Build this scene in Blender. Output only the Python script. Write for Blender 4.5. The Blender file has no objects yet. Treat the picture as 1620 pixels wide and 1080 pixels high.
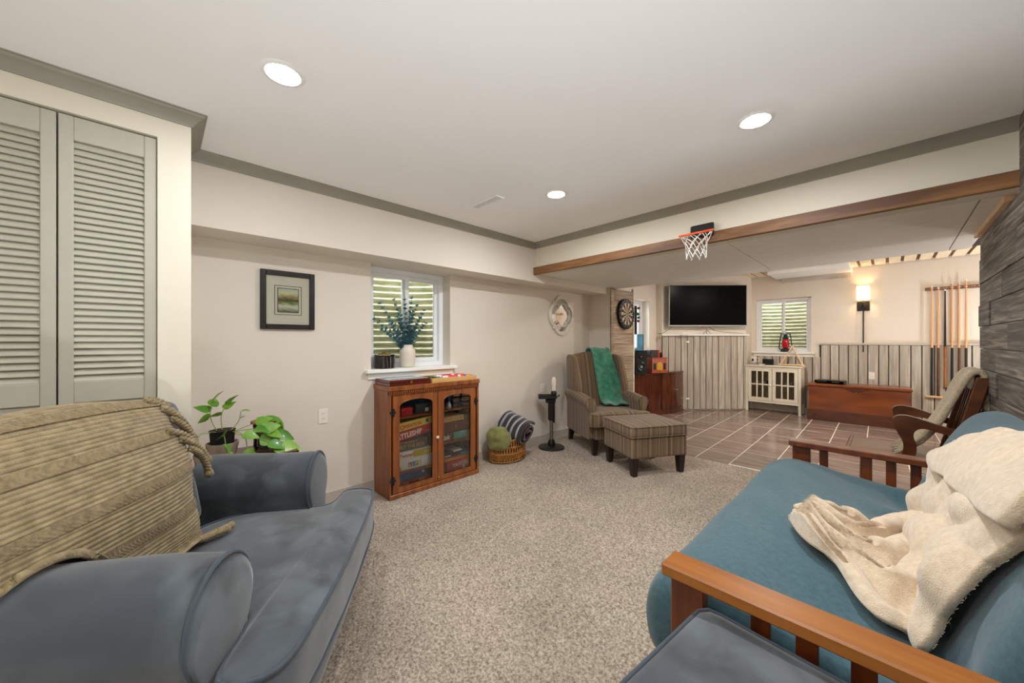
import bpy, bmesh, math, random
import numpy as np
from math import sin, cos, pi, radians, atan2, sqrt
from mathutils import Matrix, Vector, noise
from mathutils.geometry import tessellate_polygon
SC = bpy.context.scene
COL = SC.collection
random.seed(7)
# ------------------------------------------------------------------ camera, world, exposure
cd = bpy.data.cameras.new('camera'); cam = bpy.data.objects.new('camera', cd); COL.objects.link(cam)
cam.location = (0, 0, 1.294); cam.rotation_euler = (radians(90), 0, radians(46.0))
cd.sensor_width = 36; cd.lens = 579 / 1620 * 36; cd.clip_start = 0.05
SC.camera = cam
w = bpy.data.worlds.new('world'); SC.world = w; w.use_nodes = True
bg = w.node_tree.nodes['Background']; bg.inputs[0].default_value = (0.86, 0.94, 1.0, 1); bg.inputs[1].default_value = 20.0
vs = SC.view_settings; vs.view_transform = 'Standard'; vs.look = 'None'; vs.gamma = 1; vs.use_curve_mapping = False
vs.exposure = 0.0
SC.cycles.diffuse_bounces = 8; SC.cycles.max_bounces = 16; SC.cycles.sample_clamp_indirect = 6
DL, DL2, DLF = 740.0, 1350.0, 390.0      # emission of the recessed downlight lenses
def area(loc, power, size, rot=(0, 0, 0), color=(1, .9, .78), spread=180, shape='DISK'):
    l = bpy.data.lights.new('fill_light', 'AREA'); l.energy = power; l.size = size; l.shape = shape
    l.color = color; l.spread = radians(spread)
    o = bpy.data.objects.new('fill_light', l); COL.objects.link(o); o.location = loc; o.rotation_euler = rot
    return o
LIGHTS = [(-1.745, .37), (-.471, .37), (-1.745, 2.147), (-.471, 2.147), (-.471, -1.35)]  # last one is unseen, added behind the camera for extra bounce light
WARM = (1, .925, .83)

POOL_LIGHTS = [(-1.2, 6.2), (.9, 6.2)]

UP, UP2 = 43.0, 80.0        # watts of the two added, unseen uplights that fill the ceilings
# ------------------------------------------------------------------ materials
def lin(h):
    if isinstance(h, tuple): return h
    h = h.lstrip('#'); o = []
    for i in (0, 2, 4):
        c = int(h[i:i+2], 16) / 255; o.append(c / 12.92 if c <= .04045 else ((c + .055) / 1.055) ** 2.4)
    return tuple(o)
def nd(nt, t, **k):
    n = nt.nodes.new(t)
    for a, b in k.items(): setattr(n, a, b)
    return n
MATS = {}
def mat(name, c1, c2=None, rough=.6, scale=6, stretch=(1, 1, 1), bump=0, bscale=80, metal=0, detail=4, sheen=0,
        lo=.35, hi=.65, coat=0, spec=.5, trans=0, emit=None, estr=0, bstretch=None, c3=None, scale3=1.5, coord='Object', alpha=1, rnd=0, dist=0):
    m = bpy.data.materials.new(name); m.use_nodes = True; nt = m.node_tree; b = nt.nodes['Principled BSDF']
    L = nt.links.new
    c1 = lin(c1); b.inputs['Base Color'].default_value = (*c1, 1)
    b.inputs['Roughness'].default_value = rough; b.inputs['Metallic'].default_value = metal
    b.inputs['Sheen Weight'].default_value = sheen; b.inputs['Coat Weight'].default_value = coat
    b.inputs['Specular IOR Level'].default_value = spec; b.inputs['Transmission Weight'].default_value = trans
    b.inputs['Alpha'].default_value = alpha
    if emit: b.inputs['Emission Color'].default_value = (*lin(emit), 1); b.inputs['Emission Strength'].default_value = estr
    tc = nd(nt, 'ShaderNodeTexCoord')
    out = None
    def nz(sc, st, det=detail):
        mp = nd(nt, 'ShaderNodeMapping'); mp.inputs['Scale'].default_value = st; L(tc.outputs[coord], mp.inputs[0])
        if rnd:
            oi = nd(nt, 'ShaderNodeObjectInfo'); mu = nd(nt, 'ShaderNodeMath', operation='MULTIPLY'); mu.inputs[1].default_value = 37
            L(oi.outputs['Random'], mu.inputs[0]); L(mu.outputs[0], mp.inputs['Location'])
        n = nd(nt, 'ShaderNodeTexNoise'); n.inputs['Scale'].default_value = sc; n.inputs['Detail'].default_value = det
        n.inputs['Distortion'].default_value = dist
        L(mp.outputs[0], n.inputs['Vector']); return n
    if c2 is not None:
        c2 = lin(c2); n = nz(scale, stretch); r = nd(nt, 'ShaderNodeValToRGB')
        r.color_ramp.elements[0].position = lo; r.color_ramp.elements[1].position = hi
        r.color_ramp.elements[0].color = (*c1, 1); r.color_ramp.elements[1].color = (*c2, 1)
        L(n.outputs['Fac'], r.inputs[0]); out = r.outputs[0]
        if c3 is not None:
            n3 = nz(scale3, stretch); r3 = nd(nt, 'ShaderNodeValToRGB'); r3.color_ramp.elements[0].position = .45; r3.color_ramp.elements[1].position = .65
            L(n3.outputs['Fac'], r3.inputs[0]); mx = nd(nt, 'ShaderNodeMix', data_type='RGBA')
            L(r3.outputs[0], mx.inputs[0]); L(out, mx.inputs[6]); mx.inputs[7].default_value = (*lin(c3), 1); out = mx.outputs[2]
        if rnd:
            oi = nd(nt, 'ShaderNodeObjectInfo'); hs = nd(nt, 'ShaderNodeHueSaturation'); mr = nd(nt, 'ShaderNodeMapRange')
            mr.inputs[3].default_value = 1 - rnd; mr.inputs[4].default_value = 1 + rnd
            L(oi.outputs['Random'], mr.inputs[0]); L(mr.outputs[0], hs.inputs['Value']); L(out, hs.inputs['Color']); out = hs.outputs[0]
        L(out, b.inputs['Base Color'])
    if bump:
        n = nz(bscale, bstretch or stretch, 3); bp = nd(nt, 'ShaderNodeBump'); bp.inputs['Strength'].default_value = min(1, bump)
        bp.inputs['Distance'].default_value = .004 * max(1, bump); L(n.outputs['Fac'], bp.inputs['Height']); L(bp.outputs[0], b.inputs['Normal'])
    MATS[name] = m; return m
M_wall = mat('painted wall', '#dbd1c3', '#ded5c8', rough=.75, scale=1.5, bump=.06, bscale=160)
M_cream = mat('cream painted wall', '#d9d2c0', '#ddd6c5', rough=.7, scale=1.5, bump=.05, bscale=160)
M_ceil = mat('white ceiling', '#f4f3f1', '#f6f5f3', rough=.85, scale=1, bump=.05, bscale=180)
M_panel = mat('ceiling panel', '#e3dfd7', '#eae7e0', rough=.5, scale=9, stretch=(1, 3, 1), bump=.25, bscale=60)
M_crown = mat('taupe trim paint', '#8f8a7c', '#979284', rough=.5, scale=4, stretch=(1, 1, 6))
M_door = mat('sage grey door paint', '#aeac9b', '#b4b2a2', rough=.45, scale=5, bump=.05, bscale=90)
M_white = mat('white paint', '#eeede8', '#f2f1ed', rough=.4, scale=3)
M_base = mat('taupe baseboard paint', '#b5aca0', '#bcb3a7', rough=.5, scale=4)
M_beam = mat('stained beam wood', '#7a5331', '#94693f', rough=.55, scale=7, stretch=(.6, 5, 5), bump=.3, bscale=30, c3='#5c3b20', scale3=2.2)
M_carpet = None
M_tile = mat('wood look tile', '#655349', '#97847a', rough=.16, scale=4, stretch=(.55, 6, 1), rnd=.13, lo=.3, hi=.7, bump=.12, bscale=9, bstretch=(.6, 9, 1))
M_grout = mat('pale grout', '#d6cdc0', '#ddd5c9', rough=.85, scale=30)
M_plank = mat('weathered grey barn wood', '#49423a', '#8f8576', rough=.75, scale=5, stretch=(5, .5, 13), rnd=.28, lo=.36, hi=.66, bump=.5, bscale=12, bstretch=(8, .8, 8), c3='#4a4238', scale3=1.2, dist=.6)
M_plankp = mat('pale brown barn wood', '#86715a', '#bba891', rough=.7, scale=5, stretch=(5, .5, 12), rnd=.2, lo=.33, hi=.68, bump=.4, bscale=12, bstretch=(8, .8, 8))
M_board = mat('whitewashed board', '#cbc3b5', '#857b6c', rough=.7, scale=3.4, stretch=(11, 4, .6), rnd=.12, lo=.38, hi=.78, bump=.35, bscale=14, bstretch=(6, 6, .8), c3='#a79d8e', scale3=1.1)
M_gap = mat('dark board gap', '#3b342c', '#4a4238', rough=.9, scale=8)
M_plasticw = mat('white plastic', '#e9e4da', rough=.35)
M_vinyl = mat('white vinyl', '#e6e9ea', '#eceeef', rough=.35, scale=3)
M_black = mat('black plastic', '#141414', rough=.35)
M_blackm = mat('black metal', '#18130f', rough=.4, metal=.3)
M_screen = mat('tv screen glass', '#020202', rough=.25, spec=.06)
M_silver = mat('silver metal', '#a9a9a8', rough=.45, metal=.7)
M_nickel = mat('brushed nickel', '#cfc6b8', rough=.25, metal=.9)
M_galv = mat('galvanized well steel', '#c9c7ae', '#b2af92', rough=.55, metal=.0, scale=5, c3='#9a9678', scale3=3)
M_gravel = mat('gravel', '#8a8068', '#5d5543', rough=.9, scale=40, bump=1, bscale=50)
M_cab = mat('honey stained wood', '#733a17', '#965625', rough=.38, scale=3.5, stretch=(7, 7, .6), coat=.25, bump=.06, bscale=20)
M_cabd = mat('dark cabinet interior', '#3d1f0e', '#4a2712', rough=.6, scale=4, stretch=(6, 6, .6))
M_futonw = mat('golden oak stain', '#8c5018', '#a26320', rough=.33, scale=3.5, stretch=(.7, 8, 8), coat=.3)
M_futond = mat('mahogany stain', '#57260d', '#74380f', rough=.4, scale=3.5, stretch=(6, 6, .8), coat=.2)
M_rock = mat('dark walnut', '#47240f', '#623516', rough=.33, scale=4, stretch=(2, 6, 3), coat=.3)
M_chest = mat('cedar veneer', '#622c0e', '#804118', rough=.3, scale=3, stretch=(.8, 5, 3), coat=.4)
M_chestd = mat('dark walnut trim', '#46200e', '#562a12', rough=.35, scale=4, stretch=(1, 5, 5), coat=.3)
M_console = mat('dark cherry veneer', '#3f1a0c', '#5c2a14', rough=.22, scale=3, stretch=(5, 5, .7), coat=.5)
M_sofa = mat('slate blue suede', '#2b3137', '#555d63', rough=.9, scale=6.5, lo=.36, hi=.64, sheen=.4, bump=.15, bscale=9, dist=.5, c3='#383f46', scale3=2.4)
M_pipe = mat('dark blue piping', '#39434c', rough=.85, sheen=.2)
M_futon = mat('teal canvas', '#32525c', '#3c5f69', rough=.9, scale=60, sheen=.25, bump=.25, bscale=420)
M_throw = mat('tan knit wool', '#7c6b4a', '#988662', rough=.95, scale=30, sheen=.25, bump=.6, bscale=220)
M_throwd = mat('brown knit wool', '#716042', '#8b7957', rough=.95, scale=60, sheen=.2, bump=.7, bscale=200)
M_fur = mat('cream faux fur', '#cbb699', '#dac8ae', rough=1, scale=50, sheen=.5, bump=.8, bscale=260, detail=6)
M_green = mat('green fleece', '#276650', '#428a6b', rough=.95, scale=18, sheen=.5, bump=.5, bscale=90, lo=.35, hi=.7)
M_olive = mat('olive fleece', '#6c6b33', '#7f7f47', rough=.95, scale=20, sheen=.4, bump=.4, bscale=120)
M_oat = mat('oatmeal knit', '#a8987a', '#bfb092', rough=.95, scale=60, sheen=.3, bump=.7, bscale=160)
M_darkleg = mat('espresso leg', '#1c110c', '#2a1a12', rough=.4, scale=6)
M_wicker = mat('wicker reed', '#8c5a24', '#b27a38', rough=.5, scale=20)
M_wickerd = mat('dark wicker', '#4a2a10', rough=.7)
M_terra = mat('terracotta brown', '#7a5138', '#93684a', rough=.8, scale=10)
M_taupepot = mat('taupe pot', '#a48f7d', '#b5a291', rough=.6, scale=8)
M_soil = mat('potting soil', '#1d130c', '#2c1d12', rough=1, scale=60, bump=1, bscale=60)
M_leaf = mat('pothos leaf', '#5f9224', '#88b03c', rough=.4, scale=12, coat=.15, c3='#47801c', scale3=9)
M_leaf2 = mat('variegated leaf', '#86b046', '#d3dcae', rough=.4, scale=10, lo=.45, hi=.6)
M_stem = mat('green stem', '#8f9a4a', rough=.6)
M_euc = mat('eucalyptus leaf', '#3a6b75', '#6697a0', rough=.7, scale=20)
M_ceramic = mat('cream ceramic', '#d9cfbf', '#e2d9ca', rough=.55, scale=20, bump=.1, bscale=60)
M_gold = mat('gold metal', '#b98a35', rough=.3, metal=.9)
M_red = mat('red card', '#c21d1d', rough=.45)
M_blue = mat('blue card', '#1d69ad', rough=.4)
M_cardw = mat('white card', '#e8e4da', rough=.5)
M_cardy = mat('yellow card', '#e3c868', rough=.5)
M_yel = mat('mustard card', '#c9ad2c', rough=.5)
M_cardb = mat('brown card', '#5a4c3c', '#6b5c49', rough=.6, scale=8)
M_tan = mat('natural box wood', '#c79b5c', '#d6ac6e', rough=.5, scale=4, stretch=(6, .8, 6))
M_teal = mat('teal card', '#4f9a8a', '#8fc4b2', rough=.5, scale=14)
M_orange = mat('orange card', '#e2521c', rough=.45)
M_dgrey = mat('charcoal card', '#23231f', '#37352e', rough=.6, scale=9)
M_mahog = mat('mahogany lacquer', '#4a150c', '#64200f', rough=.25, scale=4, stretch=(6, .7, 6), coat=.5)
M_orangep = mat('orange steel', '#f0521a', rough=.4)
M_net = mat('white cord', '#f0ede6', rough=.8)
M_rad = mat('red brown radio wood', '#8c3316', '#a8461f', rough=.3, scale=4, stretch=(1, 5, 1), coat=.3)
M_pine = mat('pale pine', '#d8b48c', '#e6c8a2', rough=.55, scale=3.5, stretch=(.6, 5, 5))
M_rack = mat('cue rack wood', '#6f4426', '#835433', rough=.45, scale=4, stretch=(.7, 5, 5))
M_cuelight = mat('maple shaft', '#d6a06c', rough=.3)
M_mirror = mat('mirror glass', '#e8e8e8', rough=.04, metal=1)
M_mframe = mat('antique white frame', '#cfc8ba', '#dcd6ca', rough=.45, scale=14)
M_frame = mat('black brown frame', '#1a1512', '#241d18', rough=.35, scale=8)
M_matb = mat('mat board', '#dcd2bf', rough=.8)
M_stand = mat('antique bronze', '#23221e', '#34322c', rough=.35, metal=.4, scale=8)
M_shade = mat('lamp shade glow', '#fff0d8', rough=.8, emit='#ffe2b0', estr=1.6)
M_bulb = mat('lit lens', '#ffffff', rough=.5, emit='#fcfdff', estr=DL)
M_bulbf = mat('dimmer lit lens', '#ffffff', rough=.5, emit='#fcfdff', estr=DLF)
M_bulb2 = mat('lit pool room lens', '#ffffff', rough=.5, emit='#fff6ec', estr=DL2)
M_lantred = mat('red lantern glass', '#b0101c', rough=.15, emit='#a00818', estr=.15)
M_lantf = mat('dark teal lantern metal', '#16323a', rough=.4, metal=.4)
M_wcab = mat('ivory cabinet paint', '#ded6c2', '#e5decc', rough=.45, scale=6)
M_joist = mat('brown joist', '#6a4526', '#7d5733', rough=.7, scale=4, stretch=(5, .6, 5))
M_slat = mat('cream ceiling slat', '#e2cfae', '#ecdcc0', rough=.6, scale=4, stretch=(5, .6, 5))
M_sisal = mat('sisal', '#c7b59a', '#d3c3aa', rough=.8, scale=60)
M_dark = mat('flat black', '#0b0b0a', rough=.7)
M_dred = mat('dart red', '#b51f2a', rough=.4); M_dgreen = mat('dart green', '#1f8a44', rough=.4)
M_chipr = mat('chip red', '#d8323e', rough=.4); M_chipw = mat('chip white', '#eee4e4', rough=.4); M_chipg = mat('chip green', '#4a7b44', rough=.4)
M_chipk = mat('chip black', '#26282c', rough=.4); M_chipo = mat('chip orange', '#e08a2c', rough=.4); M_chipb = mat('chip blue', '#3467b8', rough=.4)
M_lblue = mat('blue glossy box', '#3f88b5', '#6bb0d4', rough=.25, scale=5)
def glassmat(name, tint=(1, 1, 1), refl=.06, rough=.0):
    m = bpy.data.materials.new(name); m.use_nodes = True; nt = m.node_tree; nt.nodes.remove(nt.nodes['Principled BSDF'])
    t = nd(nt, 'ShaderNodeBsdfTransparent'); t.inputs[0].default_value = (*tint, 1)
    g = nd(nt, 'ShaderNodeBsdfGlossy'); g.inputs['Roughness'].default_value = rough
    f = nd(nt, 'ShaderNodeFresnel'); f.inputs[0].default_value = 1.45
    mx = nd(nt, 'ShaderNodeMixShader'); nt.links.new(f.outputs[0], mx.inputs[0]); nt.links.new(t.outputs[0], mx.inputs[1]); nt.links.new(g.outputs[0], mx.inputs[2])
    nt.links.new(mx.outputs[0], nt.nodes['Material Output'].inputs[0]); return m
M_glass = glassmat('clear glass', (.97, .98, .97))
M_smoke = glassmat('smoky glass', (.9, .88, .84))
def stripes_mat():
    # woven upholstery, vertical stripes of several widths that follow the piece's own axes
    m = bpy.data.materials.new('striped upholstery'); m.use_nodes = True; nt = m.node_tree; b = nt.nodes['Principled BSDF']; L = nt.links.new
    tc = nd(nt, 'ShaderNodeTexCoord'); sp = nd(nt, 'ShaderNodeSeparateXYZ'); L(tc.outputs['Object'], sp.inputs[0])
    sn = nd(nt, 'ShaderNodeSeparateXYZ'); L(tc.outputs['Normal'], sn.inputs[0])
    ab = nd(nt, 'ShaderNodeMath', operation='ABSOLUTE'); L(sn.outputs[1], ab.inputs[0])
    gt = nd(nt, 'ShaderNodeMath', operation='GREATER_THAN'); gt.inputs[1].default_value = .72; L(ab.outputs[0], gt.inputs[0])
    mx = nd(nt, 'ShaderNodeMix', data_type='FLOAT'); L(gt.outputs[0], mx.inputs[0]); L(sp.outputs[1], mx.inputs[2]); L(sp.outputs[0], mx.inputs[3])
    def band(s, off):
        n = nd(nt, 'ShaderNodeTexNoise', noise_dimensions='1D'); n.inputs['Scale'].default_value = s; n.inputs['Detail'].default_value = 2
        ad = nd(nt, 'ShaderNodeMath', operation='ADD'); ad.inputs[1].default_value = off; L(mx.outputs[0], ad.inputs[0]); L(ad.outputs[0], n.inputs['W']); return n
    n1 = band(38, 3.1); r = nd(nt, 'ShaderNodeValToRGB'); cr = r.color_ramp
    for e, (pos, c) in zip([cr.elements[0], cr.elements.new(.45), cr.elements.new(.52), cr.elements.new(.6), cr.elements[-1]],
                           [(.3, '#5a4633'), (.45, '#735c44'), (.52, '#7c654b'), (.6, '#8a7256'), (.74, '#a28b6b')]):
        e.position = pos; e.color = (*lin(c), 1)
    L(n1.outputs['Fac'], r.inputs[0])
    n2 = nd(nt, 'ShaderNodeTexNoise'); n2.inputs['Scale'].default_value = 260
    m2 = nd(nt, 'ShaderNodeMix', data_type='RGBA', blend_type='MULTIPLY'); m2.inputs[0].default_value = .35; L(r.outputs[0], m2.inputs[6])
    L(tc.outputs['Object'], n2.inputs[0]); L(n2.outputs['Color'], m2.inputs[7]); L(m2.outputs[2], b.inputs['Base Color'])
    b.inputs['Roughness'].default_value = .9; b.inputs['Sheen Weight'].default_value = .2
    bp = nd(nt, 'ShaderNodeBump'); bp.inputs['Strength'].default_value = .3; bp.inputs['Distance'].default_value = .003; L(n2.outputs['Fac'], bp.inputs['Height']); L(bp.outputs[0], b.inputs['Normal'])
    return m
M_stripe = stripes_mat()
def band_mat(name, cols, axis, freq, rough=.9):
    # repeating yarn bands along one object axis
    m = bpy.data.materials.new(name); m.use_nodes = True; nt = m.node_tree; b = nt.nodes['Principled BSDF']; L = nt.links.new
    tc = nd(nt, 'ShaderNodeTexCoord'); sp = nd(nt, 'ShaderNodeSeparateXYZ'); L(tc.outputs['UV'], sp.inputs[0])
    mu = nd(nt, 'ShaderNodeMath', operation='MULTIPLY'); mu.inputs[1].default_value = freq; L(sp.outputs[axis], mu.inputs[0])
    fr = nd(nt, 'ShaderNodeMath', operation='FRACT'); L(mu.outputs[0], fr.inputs[0])
    r = nd(nt, 'ShaderNodeValToRGB'); r.color_ramp.interpolation = 'CONSTANT'; cr = r.color_ramp
    while len(cr.elements) < len(cols): cr.elements.new(.5)
    for i, (p, c) in enumerate(cols): cr.elements[i].position = p
    for i, (p, c) in enumerate(cols): cr.elements[i].color = (*lin(c), 1)
    L(fr.outputs[0], r.inputs[0])
    n2 = nd(nt, 'ShaderNodeTexNoise'); n2.inputs['Scale'].default_value = 150; L(tc.outputs['Object'], n2.inputs[0])
    m2 = nd(nt, 'ShaderNodeMix', data_type='RGBA', blend_type='MULTIPLY'); m2.inputs[0].default_value = .5; L(r.outputs[0], m2.inputs[6]); L(n2.outputs['Color'], m2.inputs[7])
    L(m2.outputs[2], b.inputs['Base Color']); b.inputs['Roughness'].default_value = rough; b.inputs['Sheen Weight'].default_value = .3
    bp = nd(nt, 'ShaderNodeBump'); bp.inputs['Strength'].default_value = .8; bp.inputs['Distance'].default_value = .004; L(n2.outputs['Fac'], bp.inputs['Height']); L(bp.outputs[0], b.inputs['Normal'])
    return m
M_afghan = band_mat('striped crochet yarn', [(0, '#3a2327'), (.2, '#9fb0b4'), (.38, '#4b2720'), (.58, '#2c2b45'), (.72, '#a9b9bb'), (.86, '#33201f')], 1, 2.2)
def carpet_mat():
    m = bpy.data.materials.new('beige cut pile carpet'); m.use_nodes = True; nt = m.node_tree; b = nt.nodes['Principled BSDF']; L = nt.links.new
    tc = nd(nt, 'ShaderNodeTexCoord')
    n = nd(nt, 'ShaderNodeTexNoise'); n.inputs['Scale'].default_value = 85; n.inputs['Detail'].default_value = 5; n.inputs['Roughness'].default_value = .7
    L(tc.outputs['Object'], n.inputs[0]); r = nd(nt, 'ShaderNodeValToRGB'); cr = r.color_ramp
    for e, (pos, c) in zip([cr.elements[0], cr.elements.new(.5), cr.elements[-1]], [(.34, '#6c5e51'), (.5, '#a79a8a'), (.66, '#cfc3b5')]):
        e.position = pos; e.color = (*lin(c), 1)
    L(n.outputs['Fac'], r.inputs[0])
    n2 = nd(nt, 'ShaderNodeTexNoise'); n2.inputs['Scale'].default_value = 1.6; n2.inputs['Detail'].default_value = 3; L(tc.outputs['Object'], n2.inputs[0])
    r2 = nd(nt, 'ShaderNodeValToRGB'); r2.color_ramp.elements[0].color = (.82, .8, .78, 1); r2.color_ramp.elements[1].color = (1.08, 1.06, 1.04, 1)
    r2.color_ramp.elements[0].position = .35; r2.color_ramp.elements[1].position = .65; L(n2.outputs['Fac'], r2.inputs[0])
    mx = nd(nt, 'ShaderNodeMix', data_type='RGBA', blend_type='MULTIPLY'); mx.inputs[0].default_value = 1; L(r.outputs[0], mx.inputs[6]); L(r2.outputs[0], mx.inputs[7])
    L(mx.outputs[2], b.inputs['Base Color']); b.inputs['Roughness'].default_value = 1; b.inputs['Sheen Weight'].default_value = .15; b.inputs['Specular IOR Level'].default_value = .1
    bp = nd(nt, 'ShaderNodeBump'); bp.inputs['Strength'].default_value = .9; bp.inputs['Distance'].default_value = .008; L(n.outputs['Fac'], bp.inputs['Height']); L(bp.outputs[0], b.inputs['Normal'])
    return m
M_carpet = carpet_mat()
# ------------------------------------------------------------------ geometry helpers
class G:
    def __init__(s): s.v = []; s.f = []; s.uv = {}
    def add(s, vs, fs, M=None):
        o = len(s.v)
        s.v += [tuple(M @ Vector(p)) for p in vs] if M is not None else [tuple(p) for p in vs]
        s.f += [tuple(i + o for i in f) for f in fs]; return s
    def box(s, a, b, bev=0, M=None):
        c = [(a[i] + b[i]) / 2 for i in range(3)]; h = [abs(b[i] - a[i]) / 2 for i in range(3)]
        if bev <= 0:
            vs = [(c[0] + x * h[0], c[1] + y * h[1], c[2] + z * h[2]) for x in (-1, 1) for y in (-1, 1) for z in (-1, 1)]
            fs = [(0, 1, 3, 2), (4, 6, 7, 5), (0, 4, 5, 1), (2, 3, 7, 6), (0, 2, 6, 4), (1, 5, 7, 3)]
            return s.add(vs, fs, M)
        bev = min(bev, min(h) * .95); vs = []; ix = {}
        for x in (-1, 1):
            for y in (-1, 1):
                for z in (-1, 1):
                    for ax in range(3):
                        p = [x * h[0], y * h[1], z * h[2]]
                        for k in range(3):
                            if k != ax: p[k] -= (x, y, z)[k] * bev
                        ix[(x, y, z, ax)] = len(vs); vs.append((c[0] + p[0], c[1] + p[1], c[2] + p[2]))
        fs = []
        def face(l):
            P = [Vector(vs[i]) for i in l]; n = (P[1] - P[0]).cross(P[2] - P[0]); m = sum(P, Vector()) / len(P) - Vector(c)
            fs.append(tuple(l) if n.dot(m) > 0 else tuple(reversed(l)))
        for ax in range(3):
            o = [k for k in range(3) if k != ax]
            for sg in (-1, 1):
                q = []
                for (p, r) in ((-1, -1), (1, -1), (1, 1), (-1, 1)):
                    t = [0, 0, 0]; t[ax] = sg; t[o[0]] = p; t[o[1]] = r; q.append(ix[(*t, ax)])
                face(q)
            for p in (-1, 1):
                for r in (-1, 1):
                    q = []
                    for (sg, k) in ((-1, o[0]), (1, o[0]), (1, o[1]), (-1, o[1])):
                        t = [0, 0, 0]; t[ax] = sg; t[o[0]] = p; t[o[1]] = r; q.append(ix[(*t, k)])
                    face(q)
        for x in (-1, 1):
            for y in (-1, 1):
                for z in (-1, 1): face([ix[(x, y, z, k)] for k in range(3)])
        return s.add(vs, fs, M)
    def tube(s, pts, r, n=8, closed=False, M=None, cap=True):
        pts = [Vector(p) for p in pts]; N = len(pts)
        rs = r if isinstance(r, (list, tuple)) else [r] * N
        vs = []; fs = []; up = None
        for i in range(N):
            if closed: t = pts[(i + 1) % N] - pts[i - 1]
            else: t = pts[min(i + 1, N - 1)] - pts[max(i - 1, 0)]
            t.normalize()
            if up is None: up = Vector((0, 0, 1)) if abs(t.z) < .9 else Vector((1, 0, 0))
            a = t.cross(up)
            if a.length < 1e-5: a = t.cross(Vector((0, 1, 0)))
            a.normalize(); b = a.cross(t); up = b
            for k in range(n):
                an = 2 * pi * k / n; vs.append(pts[i] + (a * cos(an) + b * sin(an)) * rs[i])
        for i in range(N if closed else N - 1):
            j = (i + 1) % N
            for k in range(n): fs.append((i * n + k, i * n + (k + 1) % n, j * n + (k + 1) % n, j * n + k))
        if not closed and cap: fs.append(tuple(range(n))[::-1]); fs.append(tuple((N - 1) * n + k for k in range(n)))
        return s.add(vs, fs, M)
    def lathe(s, prof, n=24, c=(0, 0, 0), M=None, sx=1, sy=1):
        vs = []; fs = []
        for (r, z) in prof:
            for k in range(n):
                a = 2 * pi * k / n; vs.append((c[0] + r * cos(a) * sx, c[1] + r * sin(a) * sy, c[2] + z))
        for i in range(len(prof) - 1):
            for k in range(n): fs.append((i * n + k, i * n + (k + 1) % n, (i + 1) * n + (k + 1) % n, (i + 1) * n + k))
        if prof[0][0] > 1e-4: fs.append(tuple(range(n))[::-1])
        if prof[-1][0] > 1e-4: fs.append(tuple((len(prof) - 1) * n + k for k in range(n)))
        return s.add(vs, fs, M)
    def prism(s, poly, a, b, M=None, axis=2):
        # polygon in the two other axes, extruded from a to b along axis
        def P(p, t):
            q = [0, 0, 0]; o = [k for k in range(3) if k != axis]; q[o[0]] = p[0]; q[o[1]] = p[1]; q[axis] = t; return q
        n = len(poly); vs = [P(p, a) for p in poly] + [P(p, b) for p in poly]
        fs = [tuple(range(n))[::-1], tuple(range(n, 2 * n))] + [(i, (i + 1) % n, n + (i + 1) % n, n + i) for i in range(n)]
        return s.add(vs, fs, M)
    def grid(s, fn, nu, nv, M=None, cu=False):
        vs = [fn(i / (nu if cu else nu - 1), j / (nv - 1)) for i in range(nu) for j in range(nv)]; o = len(s.v)
        fs = [(i * nv + j, ((i + 1) % nu) * nv + j, ((i + 1) % nu) * nv + j + 1, i * nv + j + 1) for i in range(nu if cu else nu - 1) for j in range(nv - 1)]
        for i in range(nu):
            for j in range(nv): s.uv[o + i * nv + j] = (i / (nu - 1), j / (nv - 1))
        return s.add(vs, fs, M)
    def layers(s, rings, cap0=True, cap1=True, M=None):
        n = len(rings[0]); vs = [p for r in rings for p in r]; fs = []
        for i in range(len(rings) - 1):
            for k in range(n): fs.append((i * n + k, i * n + (k + 1) % n, (i + 1) * n + (k + 1) % n, (i + 1) * n + k))
        if cap0: fs.append(tuple(range(n))[::-1])
        if cap1: fs.append(tuple((len(rings) - 1) * n + k for k in range(n)))
        return s.add(vs, fs, M)
    def mesh(s, name, m, smooth=None, recalc=True):
        me = bpy.data.meshes.new(name); me.from_pydata(s.v, [], s.f)
        if recalc:
            bm = bmesh.new(); bm.from_mesh(me); bmesh.ops.recalc_face_normals(bm, faces=bm.faces); bm.to_mesh(me); bm.free()
        if s.uv:
            ul = me.uv_layers.new(name='UVMap')
            for lp in me.loops: ul.data[lp.index].uv = s.uv.get(lp.vertex_index, (0, 0))
        if m: me.materials.append(m)
        if smooth is not None:
            me.polygons.foreach_set('use_smooth', [True] * len(me.polygons))
            if smooth < 180: me.set_sharp_from_angle(angle=radians(smooth))
        me.update(); return me
    def obj(s, name, m, parent=None, smooth=None, recalc=True, loc=None, rot=None):
        o = bpy.data.objects.new(name, s.mesh(name, m, smooth, recalc)); COL.objects.link(o)
        if parent: o.parent = parent
        if loc is not None: o.location = loc
        if rot is not None: o.rotation_euler = rot
        return o
def B(name, a, b, m, parent=None, bev=0, **k): return G().box(a, b, bev).obj(name, m, parent, **k)
def link(name, me, parent=None, loc=(0, 0, 0), rot=(0, 0, 0), scale=(1, 1, 1)):
    o = bpy.data.objects.new(name, me); COL.objects.link(o); o.parent = parent; o.location = loc; o.rotation_euler = rot; o.scale = scale; return o
def tag(o, label, cat, group=None):
    o['label'] = label; o['category'] = cat
    if group: o['group'] = group
    return o
def thing(name, label, cat, loc=(0, 0, 0), rz=0, group=None):
    o = bpy.data.objects.new(name, None); COL.objects.link(o); o.location = loc; o.rotation_euler = (0, 0, rz); o.empty_display_size = .05
    return tag(o, label, cat, group)
def struct(o): o['kind'] = 'structure'; return o
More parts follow.
